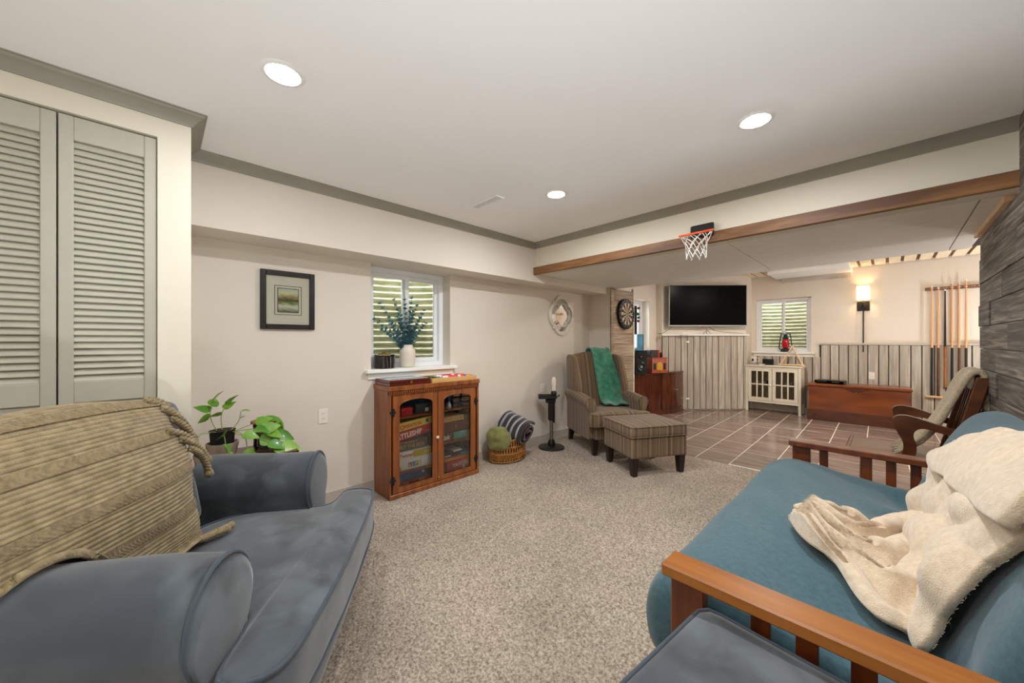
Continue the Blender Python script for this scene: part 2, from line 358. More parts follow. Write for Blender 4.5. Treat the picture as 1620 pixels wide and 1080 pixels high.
def sempty(name, loc=(0, 0, 0), rz=0):
    o = bpy.data.objects.new(name, None); COL.objects.link(o); o.location = loc; o.rotation_euler = (0, 0, rz); o.empty_display_size = .05; return struct(o)
def dup(root, loc, rz, label=None):
    r = root.copy(); COL.objects.link(r); r.location = loc; r.rotation_euler = (0, 0, rz)
    if label: r['label'] = label
    for ch in list(root.children):
        c = ch.copy(); COL.objects.link(c); c.parent = r
        for g in list(ch.children):
            d = g.copy(); COL.objects.link(d); d.parent = c
    return r
def text(name, s, size, m, parent, loc, rot, sx=1, offset=0, shear=0, ext=.0006, align='LEFT', spacing=1):
    cu = bpy.data.curves.new('t', 'FONT'); cu.body = s; cu.size = size; cu.extrude = ext; cu.offset = offset; cu.shear = shear; cu.align_x = align; cu.resolution_u = 2; cu.space_character = spacing
    t = bpy.data.objects.new('t', cu); COL.objects.link(t); bpy.context.view_layer.update()
    me = bpy.data.meshes.new_from_object(t.evaluated_get(bpy.context.evaluated_depsgraph_get())); bpy.data.objects.remove(t); bpy.data.curves.remove(cu)
    me.materials.clear(); me.materials.append(m); me.name = name
    o = link(name, me, parent, loc, rot, (sx, 1, 1)); return o
def nz3(x, y, z): return noise.noise(Vector((x, y, z)))
def soften(o, thick=0, levels=1, offset=0):
    if thick: md = o.modifiers.new('thickness', 'SOLIDIFY'); md.thickness = thick; md.offset = offset
    if levels: md = o.modifiers.new('soft', 'SUBSURF'); md.levels = levels; md.render_levels = levels
    return o
def cushion(a, b, r=.05, puff=.02, n=10, M=None, wr=0, seed=0):
    # rounded box with crowned faces: a subdivided cube pushed onto a rounded box
    g = G(); c = Vector([(a[i] + b[i]) / 2 for i in range(3)]); h = Vector([(b[i] - a[i]) / 2 for i in range(3)]); r = min(r, *h)
    vs = {}; V = []; F = []
    def vert(p):
        k = tuple(round(x, 5) for x in p)
        if k not in vs:
            q = Vector(p); s = Vector((q.x * h.x, q.y * h.y, q.z * h.z)); inn = Vector([max(-(h[i] - r), min(h[i] - r, s[i])) for i in range(3)]); d = s - inn
            if d.length > 1e-9: d = d.normalized() * r
            res = inn + d
            for i in range(3):
                o = [j for j in range(3) if j != i]
                res[i] += q[i] * puff * max(0, 1 - q[o[0]] ** 2) * max(0, 1 - q[o[1]] ** 2) if abs(q[i]) > .99 else 0
            res += c
            if wr: res += Vector((nz3(res.x * 9 + seed, res.y * 9, res.z * 9), nz3(res.x * 9, res.y * 9 + seed, res.z * 9 + 5), nz3(res.x * 9 + 3, res.y * 9, res.z * 9 + seed))) * wr
            vs[k] = len(V); V.append(res)
        return vs[k]
    # denser sampling toward the edges so that the rounding reads
    T = [-1 + 2 * i / n for i in range(n + 1)]; T = [math.copysign(1 - (1 - abs(t)) ** 1.5, t) for t in T]
    for ax in range(3):
        o = [k for k in range(3) if k != ax]
        for sg in (-1, 1):
            for i in range(n):
                for j in range(n):
                    q = []
                    for (p, s2) in ((i, j), (i + 1, j), (i + 1, j + 1), (i, j + 1)):
                        t = [0, 0, 0]; t[ax] = sg; t[o[0]] = T[p]; t[o[1]] = T[s2]; q.append(vert(t))
                    F.append(q)
    return g.add(V, F, M)
def frame_rect(g, y0, y1, z0, z1, wdt, x0, x1, bev=.002, wt=None, wb=None):
    # rectangular frame lying in the YZ plane between x0 and x1
    wt = wt or wdt; wb = wb or wdt
    g.box((x0, y0, z0), (x1, y0 + wdt, z1), bev).box((x0, y1 - wdt, z0), (x1, y1, z1), bev)
    g.box((x0, y0 + wdt, z1 - wt), (x1, y1 - wdt, z1), bev).box((x0, y0 + wdt, z0), (x1, y1 - wdt, z0 + wb), bev); return g
# ------------------------------------------------------------------ room shell
WX, CX, RX, HY, FY = -3.125, -2.385, .455, 3.076, 8.4
def walls(name, boxes, m):
    g = G()
    for a, b in boxes: g.box(a, b)
    return struct(g.obj(name, m))
wall_left = walls('wall_left', [((-3.325, 0, 0), (WX, 1.322, 2.6)), ((-3.325, 1.322, 0), (WX, 2.139, 1.05)), ((-3.325, 1.322, 1.973), (WX, 2.139, 2.6)),
    ((-3.325, 2.139, 0), (WX, 5.72, 2.6)), ((-3.325, 5.72, 0), (WX, 6.565, 1.1)), ((-3.325, 5.72, 2.045), (WX, 6.565, 2.6)), ((-3.325, 6.565, 0), (WX, 8.6, 2.6))], M_wall)
wall_far = walls('wall_far', [((WX, FY, 0), (-1.839, 8.6, 2.6)), ((-1.839, FY, 0), (-.992, 8.6, 1.1)), ((-1.839, FY, 2.1), (-.992, 8.6, 2.6)), ((-.992, FY, 0), (3.2, 8.6, 2.6))], M_wall)
wall_right = struct(B('wall_right', (RX, -2.1, 0), (.575, 4.2, 2.5), M_wall))
walls('wall_back', [((-3.325, -2.1, 0), (RX, -2.0, 2.5))], M_wall)
walls('wall_closet', [((-2.485, -.004, 0), (CX, .115, 2.4)), ((-2.485, -1.245, 2.252), (CX, -.004, 2.4)), ((-2.485, -2.0, 0), (CX, -1.245, 2.4))], M_cream)
walls('wall_closet_side', [((-3.325, .015, 0), (-2.485, .115, 2.4))], M_cream)
walls('wall_closet_back', [((-3.325, -2.1, 0), (-3.2, .0, 2.4))], M_wall)
walls('wall_pool', [((.575, 4.1, 0), (3.2, 4.2, 2.6)), ((3.0, 4.2, 0), (3.2, 8.4, 2.6))], M_wall)
struct(B('trim_1', (WX, .115, 1.973), (-2.818, 4.615, 2.4), M_wall))                       # boxed soffit on the left wall
struct(B('wall_header', (-2.818, HY, 2.06), (RX, 3.2, 2.4), M_cream))
wall_pier = struct(B('wall_pier', (WX, 4.615, 0), (-2.774, 5.27, 2.6), M_wall))
struct(B('ceiling', (-3.325, -2.1, 2.4), (.575, 3.2, 2.6), M_ceil))
# lowered ceiling of board panels past the header
drop = struct(B('ceiling.001', (WX, 3.2, 2.075), (.575, 4.8, 2.6), M_gap))
for i, (x0, x1) in enumerate([(-2.81, -2.107), (-2.107, -.887), (-.887, .336), (.336, .455)]):
    for (y0, y1) in ((3.2, 4.8),):
        B('panel', (x0 + .003, y0, 2.06), (x1 - .003, y1, 2.078), M_panel, drop, .002)
struct(B('ceiling.003', (.575, 4.2, 2.06), (3.2, 4.8, 2.6), M_panel))
pc = struct(B('ceiling.002', (WX, 4.8, 2.56), (3.2, 8.6, 2.66), M_joist))
sl = G().box((-.062, -1.78, -.01), (.062, 1.78, .01), .002).mesh('slat', M_slat)
for k in range(23): link('slat', sl, pc, (-2.2 + k * .16, 6.6, 2.548))
bulk = struct(B('trim_2', (-1.5, 7.65, 2.46), (-.45, FY, 2.54), M_white, bev=.004))
G().prism([(8.33, 2.46), (8.4, 2.46), (8.4, 2.385), (8.385, 2.385), (8.375, 2.40), (8.345, 2.44)], -1.42, -.47, axis=0).obj('moulding', M_base, bulk)
# carpet with a modelled pile, and the tiled floor
def carpet():
    x0, x1, y0, y1, st = WX, RX, -.35, 4.314, .0085
    nx, ny = int((x1 - x0) / st), int((y1 - y0) / st)
    X, Y = np.meshgrid(np.linspace(x0, x1, nx), np.linspace(y0, y1, ny), indexing='ij')
    rg = np.random.default_rng(3)
    H = rg.random((nx, ny)); K = (H + np.roll(H, 1, 0) + np.roll(H, 1, 1) + np.roll(H, (1, 1), (0, 1))) / 4
    Z = -.004 + .011 * (K - .5) + .003 * (H - .5) + .002 * np.sin(X * 3.1) * np.sin(Y * 2.3)
    X = X + (rg.random(X.shape) - .5) * st * .5; Y = Y + (rg.random(X.shape) - .5) * st * .5
    X[0] = x0; X[-1] = x1; Y[:, 0] = y0; Y[:, -1] = y1; Z[:, -1] = .002; Z[:, -2] = np.maximum(Z[:, -2], .002)
    v = np.stack([X, Y, Z], -1).reshape(-1, 3).astype(np.float32)
    i, j = np.meshgrid(np.arange(nx - 1), np.arange(ny - 1), indexing='ij'); a = (i * ny + j).ravel()
    f = np.stack([a, a + ny, a + ny + 1, a + 1], -1).astype(np.int32)
    me = bpy.data.meshes.new('floor'); me.vertices.add(len(v)); me.vertices.foreach_set('co', v.ravel())
    me.loops.add(f.size); me.loops.foreach_set('vertex_index', f.ravel()); me.polygons.add(len(f))
    me.polygons.foreach_set('loop_start', np.arange(0, f.size, 4, dtype=np.int32)); me.polygons.foreach_set('use_smooth', np.ones(len(f), bool))
    me.update(); me.validate(); me.materials.append(M_carpet)
    o = bpy.data.objects.new('floor', me); COL.objects.link(o); return struct(o)
fl = carpet()
struct(B('floor.002', (-3.325, -2.1, -.12), (.575, 4.3, -.014), M_carpet))
tf = struct(B('floor.001', (-3.325, 4.3, -.12), (3.2, 8.6, -.0018), M_grout))
TW, TL = .3355, .604
tm = G().box((-TW / 2 + .0045, -TL / 2 + .007, -.008), (TW / 2 - .0045, TL / 2 - .007, 0), .001).mesh('tile', M_tile)
random.seed(11); rot = .0158
tmc = G().box((-TW / 2 + .0045, -TL / 2 + .007, -.008), (TW / 2 - .0045, TL / 2 - .007, 0), .001).mesh('tile', M_tile)
for r in range(-5, 9):
    off = random.choice([0, .2, .4]) + .05
    for k in range(8):
        y = 4.3 + .0 + TL * (k - .5) + off
        if y - TL / 2 > 8.4 : continue
        x = -1.56 + TW * (r + .5)
        X = x * cos(rot) - (y - 6.5) * sin(rot); Y = 6.5 + x * sin(rot) * 0 + (y - 6.5)
        lo, hi = max(y - TL / 2, 4.3), min(y + TL / 2, 8.4)
        if X < -2.95 or hi - lo < .05: continue
        s = (hi - lo) / TL
        link('tile', tm, tf, (X, (lo + hi) / 2, 0), (0, 0, rot), (1, s, 1))
# crown moulding with mitred ends
PROF = [(0, -.058), (.006, -.058), (.009, -.05), (.016, -.044), (.026, -.03), (.04, -.017), (.049, -.012), (.052, -.006), (.058, -.005), (.058, 0), (0, 0)]
def crown(g, p0, p1, nrm, m0, m1, prof=PROF, zc=2.4, sc=1):
    t = (Vector(p1) - Vector(p0)).normalized(); n = Vector(nrm); rings = []
    for (p, m, sg) in ((Vector(p0), m0, -1), (Vector(p1), m1, 1)):
        rings.append([tuple((p + n * d * sc + t * sg * d * sc * m).to_3d() + Vector((0, 0, zc + z * sc))) for (d, z) in prof])
    g.layers(rings)
g = G(); crown(g, (-2.818, .115), (-2.818, HY), (1, 0), 0, -1); struct(g.obj('trim_3', M_crown, smooth=35))
g = G(); crown(g, (-2.818, HY), (RX, HY), (0, -1), -1, 0); struct(g.obj('trim_4', M_crown, smooth=35))
g = G(); crown(g, (CX, -2.0), (CX, .115), (1, 0), 0, 1); crown(g, (CX, .115), (-2.818, .115), (0, 1), 1, 0); struct(g.obj('trim_5', M_crown, smooth=35))
# reclaimed beam along the header foot
bm_ = G().box((-1.634, -.02, -.041), (1.634, .02, .041), .004)
struct(bm_.obj('trim_6', M_beam, loc=(-1.182, 3.072, 2.096), rot=(0, -.0035, 0)))
struct(B('baseboard_left', (WX, .115, -.01), (-3.111, 4.615, .095), M_base, bev=.003))
struct(B('baseboard_far', (-1.912, 8.384, -.01), (3.0, FY, .1), M_wcab, bev=.003))
# --- barn wood cladding
def plank(name, a, b, m, parent, bev=.003):
    c = [(a[i] + b[i]) / 2 for i in range(3)]; h = [abs(b[i] - a[i]) / 2 for i in range(3)]
    return G().box([-x for x in h], h, bev).obj(name, m, parent, loc=c)
random.seed(5)
zb = [0, .05, .2, .36, .51, .66, .81, .955, 1.103, 1.245, 1.397, 1.547, 1.697, 1.871, 2.03]
for i in range(1, len(zb) - 1):
    y = 4.2 - [.55, .9, .4, .75, 1.1, .5, .85, .62][i % 8]; cuts = [4.2, y]
    while y > -.4: y -= random.uniform(.7, 1.5); cuts.append(max(y, -.5))
    for a, b in zip(cuts[:-1], cuts[1:]):
        if a - b < .02: continue
        t = .018 + random.uniform(-.004, .005)
        plank('plank', (RX - t, b + .0015, zb[i] + .0015), (RX, a - .001, zb[i + 1] - .0015), M_plank, wall_right)
for (z0, z1) in ((2.03, 2.2), (2.2, 2.398)): plank('plank', (RX - .018, -.5, z0 + .001), (RX, 1.4, z1), M_plank, wall_right); plank('plank', (RX - .016, 1.403, z0 + .001), (RX, 3.05, z1), M_plank, wall_right)
plank('batten', (RX - .042, 3.2, 2.03), (RX - .0, 4.2, 2.06), M_pine, wall_right)
for i, (z0, z1) in enumerate([(0.1, .3), (.3, .49), (.49, .69), (.69, .88), (.88, 1.07), (1.07, 1.255), (1.255, 1.405), (1.405, 1.56), (1.56, 1.7), (1.7, 1.88), (1.88, 2.055)]):
    t = .016 + .004 * (i % 3); plank('plank', (-2.774, 4.68, z0 + .0015), (-2.774 + t, 5.24, z1 - .0015), M_plankp, wall_pier)
plank('corner_board', (-2.774, 4.612, .0), (-2.75, 4.68, 2.058), M_plankp, wall_pier)
plank('edge_trim', (-2.774, 5.24, 0), (-2.745, 5.275, 2.1), M_cream, wall_pier)
# --- whitewashed board wainscot on the far wall with its rail
wains = struct(G().box((-1.912, 8.388, .1), (-.877, 8.397, 1.015)).box((-.877, 8.388, .1), (3.0, 8.397, 1.235)).obj('trim_7', M_gap))
x = -1.915; k = 0
while x < 1.35:
    wd = [.112, .118, .122, .115, .125][k % 5]
    top = 1.235 if x > -.95 else 1.02
    plank('board', (x + .006, 8.372 - .003 * (k % 3), .1), (x + wd - .006, 8.39, top), M_board, wains, .004); x += wd; k += 1
struct(B('trim_8', (-.885, 8.352, 1.235), (3.0, FY, 1.27), M_base, bev=.004))
# --- corner closet that carries the television
RZ = 46.04; ct = sempty('wall_corner', (-3.018, 6.86, 0), radians(RZ))
inv = Matrix.Rotation(-radians(RZ), 4, 'Z') @ Matrix.Translation((3.018, -6.86, 0))
pts = [(-3.125, 6.86), (-3.018, 6.86), (-1.912, 8.007), (-1.912, 8.4), (-3.125, 8.4)]
G().prism(pts, 0, 2.6, M=inv).obj('panel', M_wall, ct)
B('backing', (0, -.012, .03), (1.593, .0, 1.4), M_gap, ct)
B('ledge', (-.02, -.07, 1.40), (1.62, .0, 1.432), M_white, ct, .004)
x = .0; k = 0
while x < 1.57:
    wd = [.117, .121, .113, .12][k % 4]; wd = min(wd, 1.593 - x)
    plank('board', (x + .005, -.032 - .004 * (k % 2), .02), (x + wd - .005, -.01, 1.398), M_board, ct, .004); x += wd; k += 1
for z in (.2, 1.27): B('hinge', (.44, -.047, z), (.5, -.034, z + .035), M_plasticw, ct, .003)
# --- windows: local x along the wall, local y outward
def window(name, loc, rz, wd, ht, depth=.15, sill=True):
    e = sempty(name, loc, rz); g = G()
    def fr(x0, x1, z0, z1, t, y0, y1, nm, m=M_vinyl):
        g = G(); g.box((x0, y0, z0), (x0 + t, y1, z1), .003).box((x1 - t, y0, z0), (x1, y1, z1), .003).box((x0 + t, y0, z0), (x1 - t, y1, z0 + t), .003).box((x0 + t, y0, z1 - t), (x1 - t, y1, z1), .003)
        return g.obj(nm, m, e)
    fr(0, wd, 0, ht, .045, depth - .02, depth + .05, 'window_frame')
    c = wd / 2
    fr(.045, c + .03, .045, ht - .045, .04, depth - .005, depth + .02, 'sash')
    fr(c - .03, wd - .045, .045, ht - .045, .04, depth + .022, depth + .045, 'sash')
    B('pane', (.085, depth + .006, .085), (c - .01, depth + .010, ht - .085), M_glass, e)
    B('pane', (c + .01, depth + .032, .085), (wd - .085, depth + .036, ht - .085), M_glass, e)
    B('latch', (c - .012, depth - .022, ht * .12), (c + .008, depth - .004, ht * .12 + .06), M_plasticw, e, .003)
    if sill: B('window_sill', (-.055, -.055, -.03), (wd + .055, depth, .002), M_white, e, .004); B('apron', (-.03, -.016, -.085), (wd + .03, .0, -.03), M_white, e, .003)
    return e
def well(loc, rz, wd, z0, z1, label, back=.78):
    t = thing('window_well', label, 'window well', loc, rz)
    g = G(); n = int((z1 - z0) / .0085); pit = .072
    def fn(u, v):
        a = pi * u; z = z0 + (z1 - z0) * v; r = 1 + .034 * sin(2 * pi * z / pit) / .9
        return (wd / 2 - (wd / 2 + .28) * cos(a) * r, .21 + back * sin(a) * r, z)
    g.grid(fn, 37, n); o = g.obj('corrugated_wall', M_galv, t, smooth=180)
    pts = [(wd / 2 - (wd / 2 + .3) * cos(pi * k / 18), .21 + back * 1.02 * sin(pi * k / 18)) for k in range(19)]
    G().prism(pts, z0 - .05, z0 + .01).obj('gravel_bed', M_gravel, t)
    return t
window('window_1', (WX, 1.322, 1.05), radians(90), .817, .923)
well((WX, 1.322, 0), radians(90), .817, .7, 2.62, 'corrugated steel window well seen through the window above the game cabinet')
window('window_2', (-1.839, FY, 1.10), 0, .847, 1.0, .1)
well((-1.839, FY, 0), 0, .847, .8, 2.62, 'corrugated steel window well seen through the window behind the red lantern')
window('window_3', (WX, 5.72, 1.10), radians(90), .845, .945)
# --- louvered bifold closet doors
slatm = G().box((-.004, -.1095, -.0175), (.004, .1095, .0175), .0015).mesh('slat', M_door)
for n, y1 in enumerate((-.006, -.305, -.606, -.908)):
    e = sempty('door_%d' % (n + 1), (CX - .012, y1, 0)); W = .294
    G().box((-.03, -W, .02), (0, -W + .042, 2.245), .003).box((-.03, -.042, .02), (0, 0, 2.245), .003).obj('stile', M_door, e)
    for nm, a, b in (('top_rail', 2.145, 2.245), ('middle_rail', 1.033, 1.123), ('bottom_rail', .02, .2)):
        B(nm, (-.029, -W + .042, a), (-.002, -.042, b), M_door, e, .002)
    B('panel', (-.022, -W + .042, .2), (-.012, -.042, 1.033), M_door, e)
    B('raised_panel', (-.018, -W + .07, .235), (-.005, -.07, .998), M_door, e, .006)
    B('backing', (-.034, -W + .03, 1.1), (-.030, -.03, 2.16), M_gap, e)
    for k in range(36): link('slat', slatm, e, (-.016, -W / 2, 1.123 + .0142 + k * .02839), (0, radians(-30), 0))
# ------------------------------------------------------------------ ceiling fixtures (each lens is the lamp)
LAB = ['lit round recessed downlight nearest the louvered closet doors', 'lit round recessed downlight over the slate ottoman', 'lit round recessed downlight near the slotted ceiling vent',
       'lit round recessed downlight on the right, in front of the basketball hoop', 'added unseen downlight behind the camera by the barn wood wall, for extra light',
       'lit round recessed downlight in the slatted ceiling before the corner television', 'lit round recessed downlight in the slatted ceiling beside the cue rack']
trm = G().lathe([(.058, -.002), (.064, -.006), (.078, -.004), (.083, 0), (.058, 0), (.058, -.002)], 28).mesh('trim_ring', M_white, 40)
lens = G().lathe([(0, -.010), (.022, -.0095), (.042, -.0075), (.053, -.004), (.058, 0)], 24).mesh('lens', M_bulb, 180)
lensf = lens.copy(); lensf.materials.clear(); lensf.materials.append(M_bulbf); lens2 = lens.copy(); lens2.materials.clear(); lens2.materials.append(M_bulb2)
for k, (x, y) in enumerate(LIGHTS + POOL_LIGHTS):
    t = thing('recessed_light', LAB[k], 'ceiling light', (x, y, 2.4 if k < 5 else 2.538), 0, 'recessed ceiling lights')
    link('trim_ring', trm, t); link('lens', lensf if k in (0, 1, 4) else lens if k < 5 else lens2, t)
t = thing('ceiling_vent', 'white slotted air vent on the ceiling near the far left downlight', 'vent', (-2.23, 1.875, 2.4))
G().box((-.165, -.04, -.008), (.165, -.03, 0), .002).box((-.165, .03, -.008), (.165, .04, 0), .002).box((-.165, -.03, -.008), (-.15, .03, 0), .002).box((.15, -.03, -.008), (.165, .03, 0), .002).obj('frame', M_white, t)
B('backing', (-.15, -.03, -.002), (.15, .03, 0), M_gap, t)
sm = G().box((-.15, -.0035, -.005), (.15, .0035, -.001)).mesh('slat', M_white)
for k in range(6): link('slat', sm, t, (0, -.025 + k * .01, 0), (.5, 0, 0))
t.rotation_euler = (0, 0, .0)

# two can uplights added out of view purely to brighten the ceilings of both rooms
for k, (x, y, pw, lab) in enumerate([(.16, .06, UP, 'added unseen can uplight behind the slate ottoman, brightening the ceiling'), (2.2, 7.4, UP2, 'added unseen can uplight on the pool room tiles, brightening the ceiling')]):
    t = thing('added_uplight', lab, 'added fill lamp', (x, y, 0))
    G().lathe([(0, 0), (.09, 0), (.095, .01), (.095, .25), (.088, .25), (.085, .21), (0, .20)], 28).obj('can', M_black, t, smooth=40)
    G().lathe([(0, .212), (.084, .214)], 24).obj('lens', M_plasticw, t)
    l = area((x, y, .235), pw, .15, (pi, 0, 0), (.9, .95, 1)); l.name = 'added_uplight_bulb'
# ------------------------------------------------------------------ slate blue suede armchair-and-a-half (local x forward, y toward the window wall)
def chaikin(p, n=2, closed=True):
    for _ in range(n):
        q = []; N = len(p)
        for i in range(N if closed else N - 1):
            a, b = p[i], p[(i + 1) % N]; q += [tuple(a[k] * .75 + b[k] * .25 for k in range(len(a))), tuple(a[k] * .25 + b[k] * .75 for k in range(len(a)))]
        if not closed: q = [p[0]] + q + [p[-1]]
        p = q
    return p
def resample(p, n, closed=False):
    P = [Vector(q) for q in p]; P = P + [P[0]] if closed else P
    d = [0]
    for a, b in zip(P[:-1], P[1:]): d.append(d[-1] + (b - a).length)
    out = []; j = 0
    for i in range(n):
        t = d[-1] * i / (n if closed else n - 1)
        while j < len(d) - 2 and d[j + 1] < t: j += 1
        f = (t - d[j]) / max(1e-9, d[j + 1] - d[j]); out.append(P[j].lerp(P[j + 1], f))
    return out
def tcushion(outline, z0, z1, puff, c, seed=0):
    o = resample(chaikin(outline, 3), 96, True); g = G(); rings = []
    def rg(k, z, w=.004): return [(c[0] + (p.x - c[0]) * k + nz3(p.x * 7, p.y * 7, z * 9 + seed) * w, c[1] + (p.y - c[1]) * k + nz3(p.x * 7 + 5, p.y * 7, z * 9 + seed) * w, z) for p in o]
    rings += [rg(.93, z0, 0), rg(.985, z0 + .008), rg(1.0, z0 + .03, .006), rg(1.012, (z0 + z1) / 2, .008), rg(1.0, z1 - .03, .006), rg(.985, z1 - .008, .003)]
    for k in (.96, .91, .82, .7, .56, .42, .28, .14, .03):
        rings.append([(x, y, z1 + puff * (1 - k ** 2.2) + nz3(x * 5, y * 5, seed) * .006 * (1 - k)) for (x, y, z) in rg(k, z1, .0)])
    g.layers(rings); return g, o
RS = radians(56)
sofa = thing('armchair_and_a_half', 'wide slate blue suede armchair with rolled arms in front of the louvered closet', 'armchair', (-1.879, .182, 0), RS)
def arm_profile(y0, s, r=.15, zc=.55):
    p = [(y0 + s * .10, .06), (y0 + s * .108, .40)]
    for k in range(19):
        a = radians(-38 + 256 * k / 18); p.append((y0 + s * r * cos(a), zc + r * sin(a)))
    return p + [(y0 - s * .118, .38), (y0 - s * .115, .06)]
for s, y0, xe in ((-1, -.525, 0), (1, .47, -.08)):
    P = resample(arm_profile(y0, s), 60, True); c = Vector((y0, .40)); rings = []
    for x, k in ([(-.43, .9), (-.41, 1), (-.38, 1)] if s < 0 else [(-.335, .9), (-.33, 1)]) + [(-.325 + .055 * i, 1.0) for i in range(10)] + [(.262 + xe, .995), (.285 + xe, .975), (.297 + xe, .93), (.30 + xe, .85)]:
        rings.append([(x, *(c + (p - c) * k + Vector((nz3(x * 6, p.x * 7, p.y * 7 + s), nz3(x * 6 + 9, p.x * 7, p.y * 7))) * .009)) for p in P])
    g = G().layers(rings); a = g.obj('arm', M_sofa, sofa, smooth=60)
    pp = [(.285 + xe, *(c + (p - c) * .992)) for p in P]
    G().tube(pp, .0065, 6, closed=True).obj('piping', M_pipe, a, smooth=180)
g = cushion((-.33, -.42, .06), (.42, .40, .262), .03, .0); g.obj('seat_base', M_sofa, sofa, smooth=60)
cushion((.30, -.62, .06), (.455, .555, .258), .04, .01).obj('front_skirt', M_sofa, sofa, smooth=60)
out = [(-.27, -.39), (.26, -.39), (.315, -.44), (.315, -.60), (.33, -.645), (.40, -.655), (.465, -.63), (.49, -.56), (.51, -.3), (.515, 0), (.51, .3), (.49, .53), (.465, .58), (.40, .60), (.33, .59), (.315, .555), (.315, .43), (.26, .37), (-.27, .37)]
g, o = tcushion(out, .262, .44, .035, (.37, 0)); sc_ = g.obj('seat_cushion', M_sofa, sofa, smooth=70)
for z in (.438, .27):
    G().tube([(.37 + (p.x - .37) * .99, p.y * .99, z) for p in o], .0065, 6, closed=True).obj('piping', M_pipe, sc_, smooth=180)
cushion((-.44, -.53, .08), (-.31, .25, .80), .05, .01).obj('backrest', M_sofa, sofa, smooth=60)
MB = Matrix.Translation((-.275, .01, .46)) @ Matrix.Rotation(radians(-12), 4, 'Y')
cushion((-.08, -.37, 0), (.06, .28, .57), .04, .035, 14, MB, wr=.008).obj('back_cushion', M_sofa, sofa, smooth=80)
for x in (-.27, .38):
    for y in (-.5, .45): B('foot', (x - .03, y - .03, 0), (x + .03, y + .03, .09), M_darkleg, sofa, .004)
# --- tan knit throw over the back cushion
tb = thing('knit_throw', 'tan knit throw with braided tassels over the slate armchair back', 'throw blanket', (-1.879, .182, 0), RS)
CV = resample(chaikin([(-.085, .478), (-.125, .50), (-.13, .58), (-.15, .70), (-.19, .84), (-.25, .955), (-.32, 1.03), (-.395, 1.05), (-.445, 1.01), (-.468, .92), (-.475, .80)], 2, False), 200)
def throw_pt(u, v, lift=0, ridge=True):
    i = v * 199; a = CV[int(i)]; b = CV[min(199, int(i) + 1)]; p = a.lerp(b, i - int(i)); q = CV[max(0, int(i) - 3)]; r = CV[min(199, int(i) + 3)]
    t = (r - q).normalized(); n = Vector((t.y, -t.x)); n = n if n.x > 0 or n.y > 0 else -n
    yr = .085 + .17 * min(1, v * 1.25) + .012 * sin(v * 21); yl = -.41 - .34 * min(1, max(0, (v - .08) / .27)) + .03 * v
    y = yl + (yr - yl) * u
    h = lift + .022 * sin(pi * u) + .012 * nz3(u * 3, v * 5, 1) + .010 * sin(u * 9 + v * 4) * (1 - v)
    h -= .05 * max(0, (u - .86) / .14) ** 2
    h += .03 * sin(pi * min(1, v * 1.3)) * sin(pi * u)
    if ridge: h += .0062 * abs(sin(v * 66 * pi + .5 * sin(u * 3))) ** .7
    z = p.y + n.y * h + .012 * sin(u * 5 + 1) * v
    if abs(y + .525) < .168:
        az = .552 + sqrt(.168 ** 2 - (y + .525) ** 2); z = max(z, az + (.005 * abs(sin(v * 66 * pi)) if ridge else 0) + lift)
    return (p.x + n.x * h, y, z)
g = G().grid(throw_pt, 60, 640); k = g.obj('woven_panel', M_throw, tb, smooth=180, recalc=False); soften(k, .012, 0, -1)
for v0 in (.02, .165, .315, .47, .62):
    g = G()
    def f(u, v, v0=v0): return throw_pt(u, v0 + .036 * v, .006 + .004 * abs(sin(u * 150 + (6 * v if v < .5 else 6 - 6 * v))), False)
    g.grid(f, 300, 9); g.obj('woven_band', M_throwd, tb, smooth=180, recalc=False)
def braid(p0, p1, p2, r=.011, knot=True):
    g = G(); A, Bv, Cv = Vector(p0), Vector(p1), Vector(p2); n = 26; P = []
    for i in range(n): t = i / (n - 1); P.append(A * (1 - t) ** 2 + Bv * 2 * t * (1 - t) + Cv * t * t)
    for ph in (0, 2 * pi / 3, 4 * pi / 3):
        q = []
        for i, p in enumerate(P):
            t = (P[min(i + 1, n - 1)] - P[max(i - 1, 0)]).normalized(); a = t.cross(Vector((.3, .2, 1))).normalized(); b = a.cross(t); an = i * .95 + ph
            q.append(p + (a * cos(an) + b * sin(an)) * r * .55)
        g.tube(q, r * .62, 6)
    if knot: g.add(*ico(Cv, r * 1.7))
    return g
def ico(c, r, sub=1):
    bm = bmesh.new(); bmesh.ops.create_icosphere(bm, subdivisions=sub, radius=r); vs = [v.co + Vector(c) for v in bm.verts]; fs = [tuple(v.index for v in f.verts) for f in bm.faces]; bm.free(); return vs, fs
random.seed(3)
for k, v in enumerate((.40, .45, .50, .55, .60, .65, .70, .75, .80, .85, .90)):
    q0 = throw_pt(.93 - .05 * (k % 3), v, .016, False); m1 = throw_pt(1, max(.2, v - .03), .035, False); m1 = (m1[0] + .02, m1[1] + .035, m1[2] - .01)
    e = (m1[0] + random.uniform(-.005, .02), m1[1] + random.uniform(.01, .04), m1[2] - random.uniform(.08, .14))
    braid(q0, m1, e, .013).obj('tassel', M_throw, tb, smooth=180)
for y in (.02, .05): braid((-.10, y, .482), (-.05, y + .03, .50), (-.03, y + .075, .492), .011).obj('tassel', M_throw, tb, smooth=180)
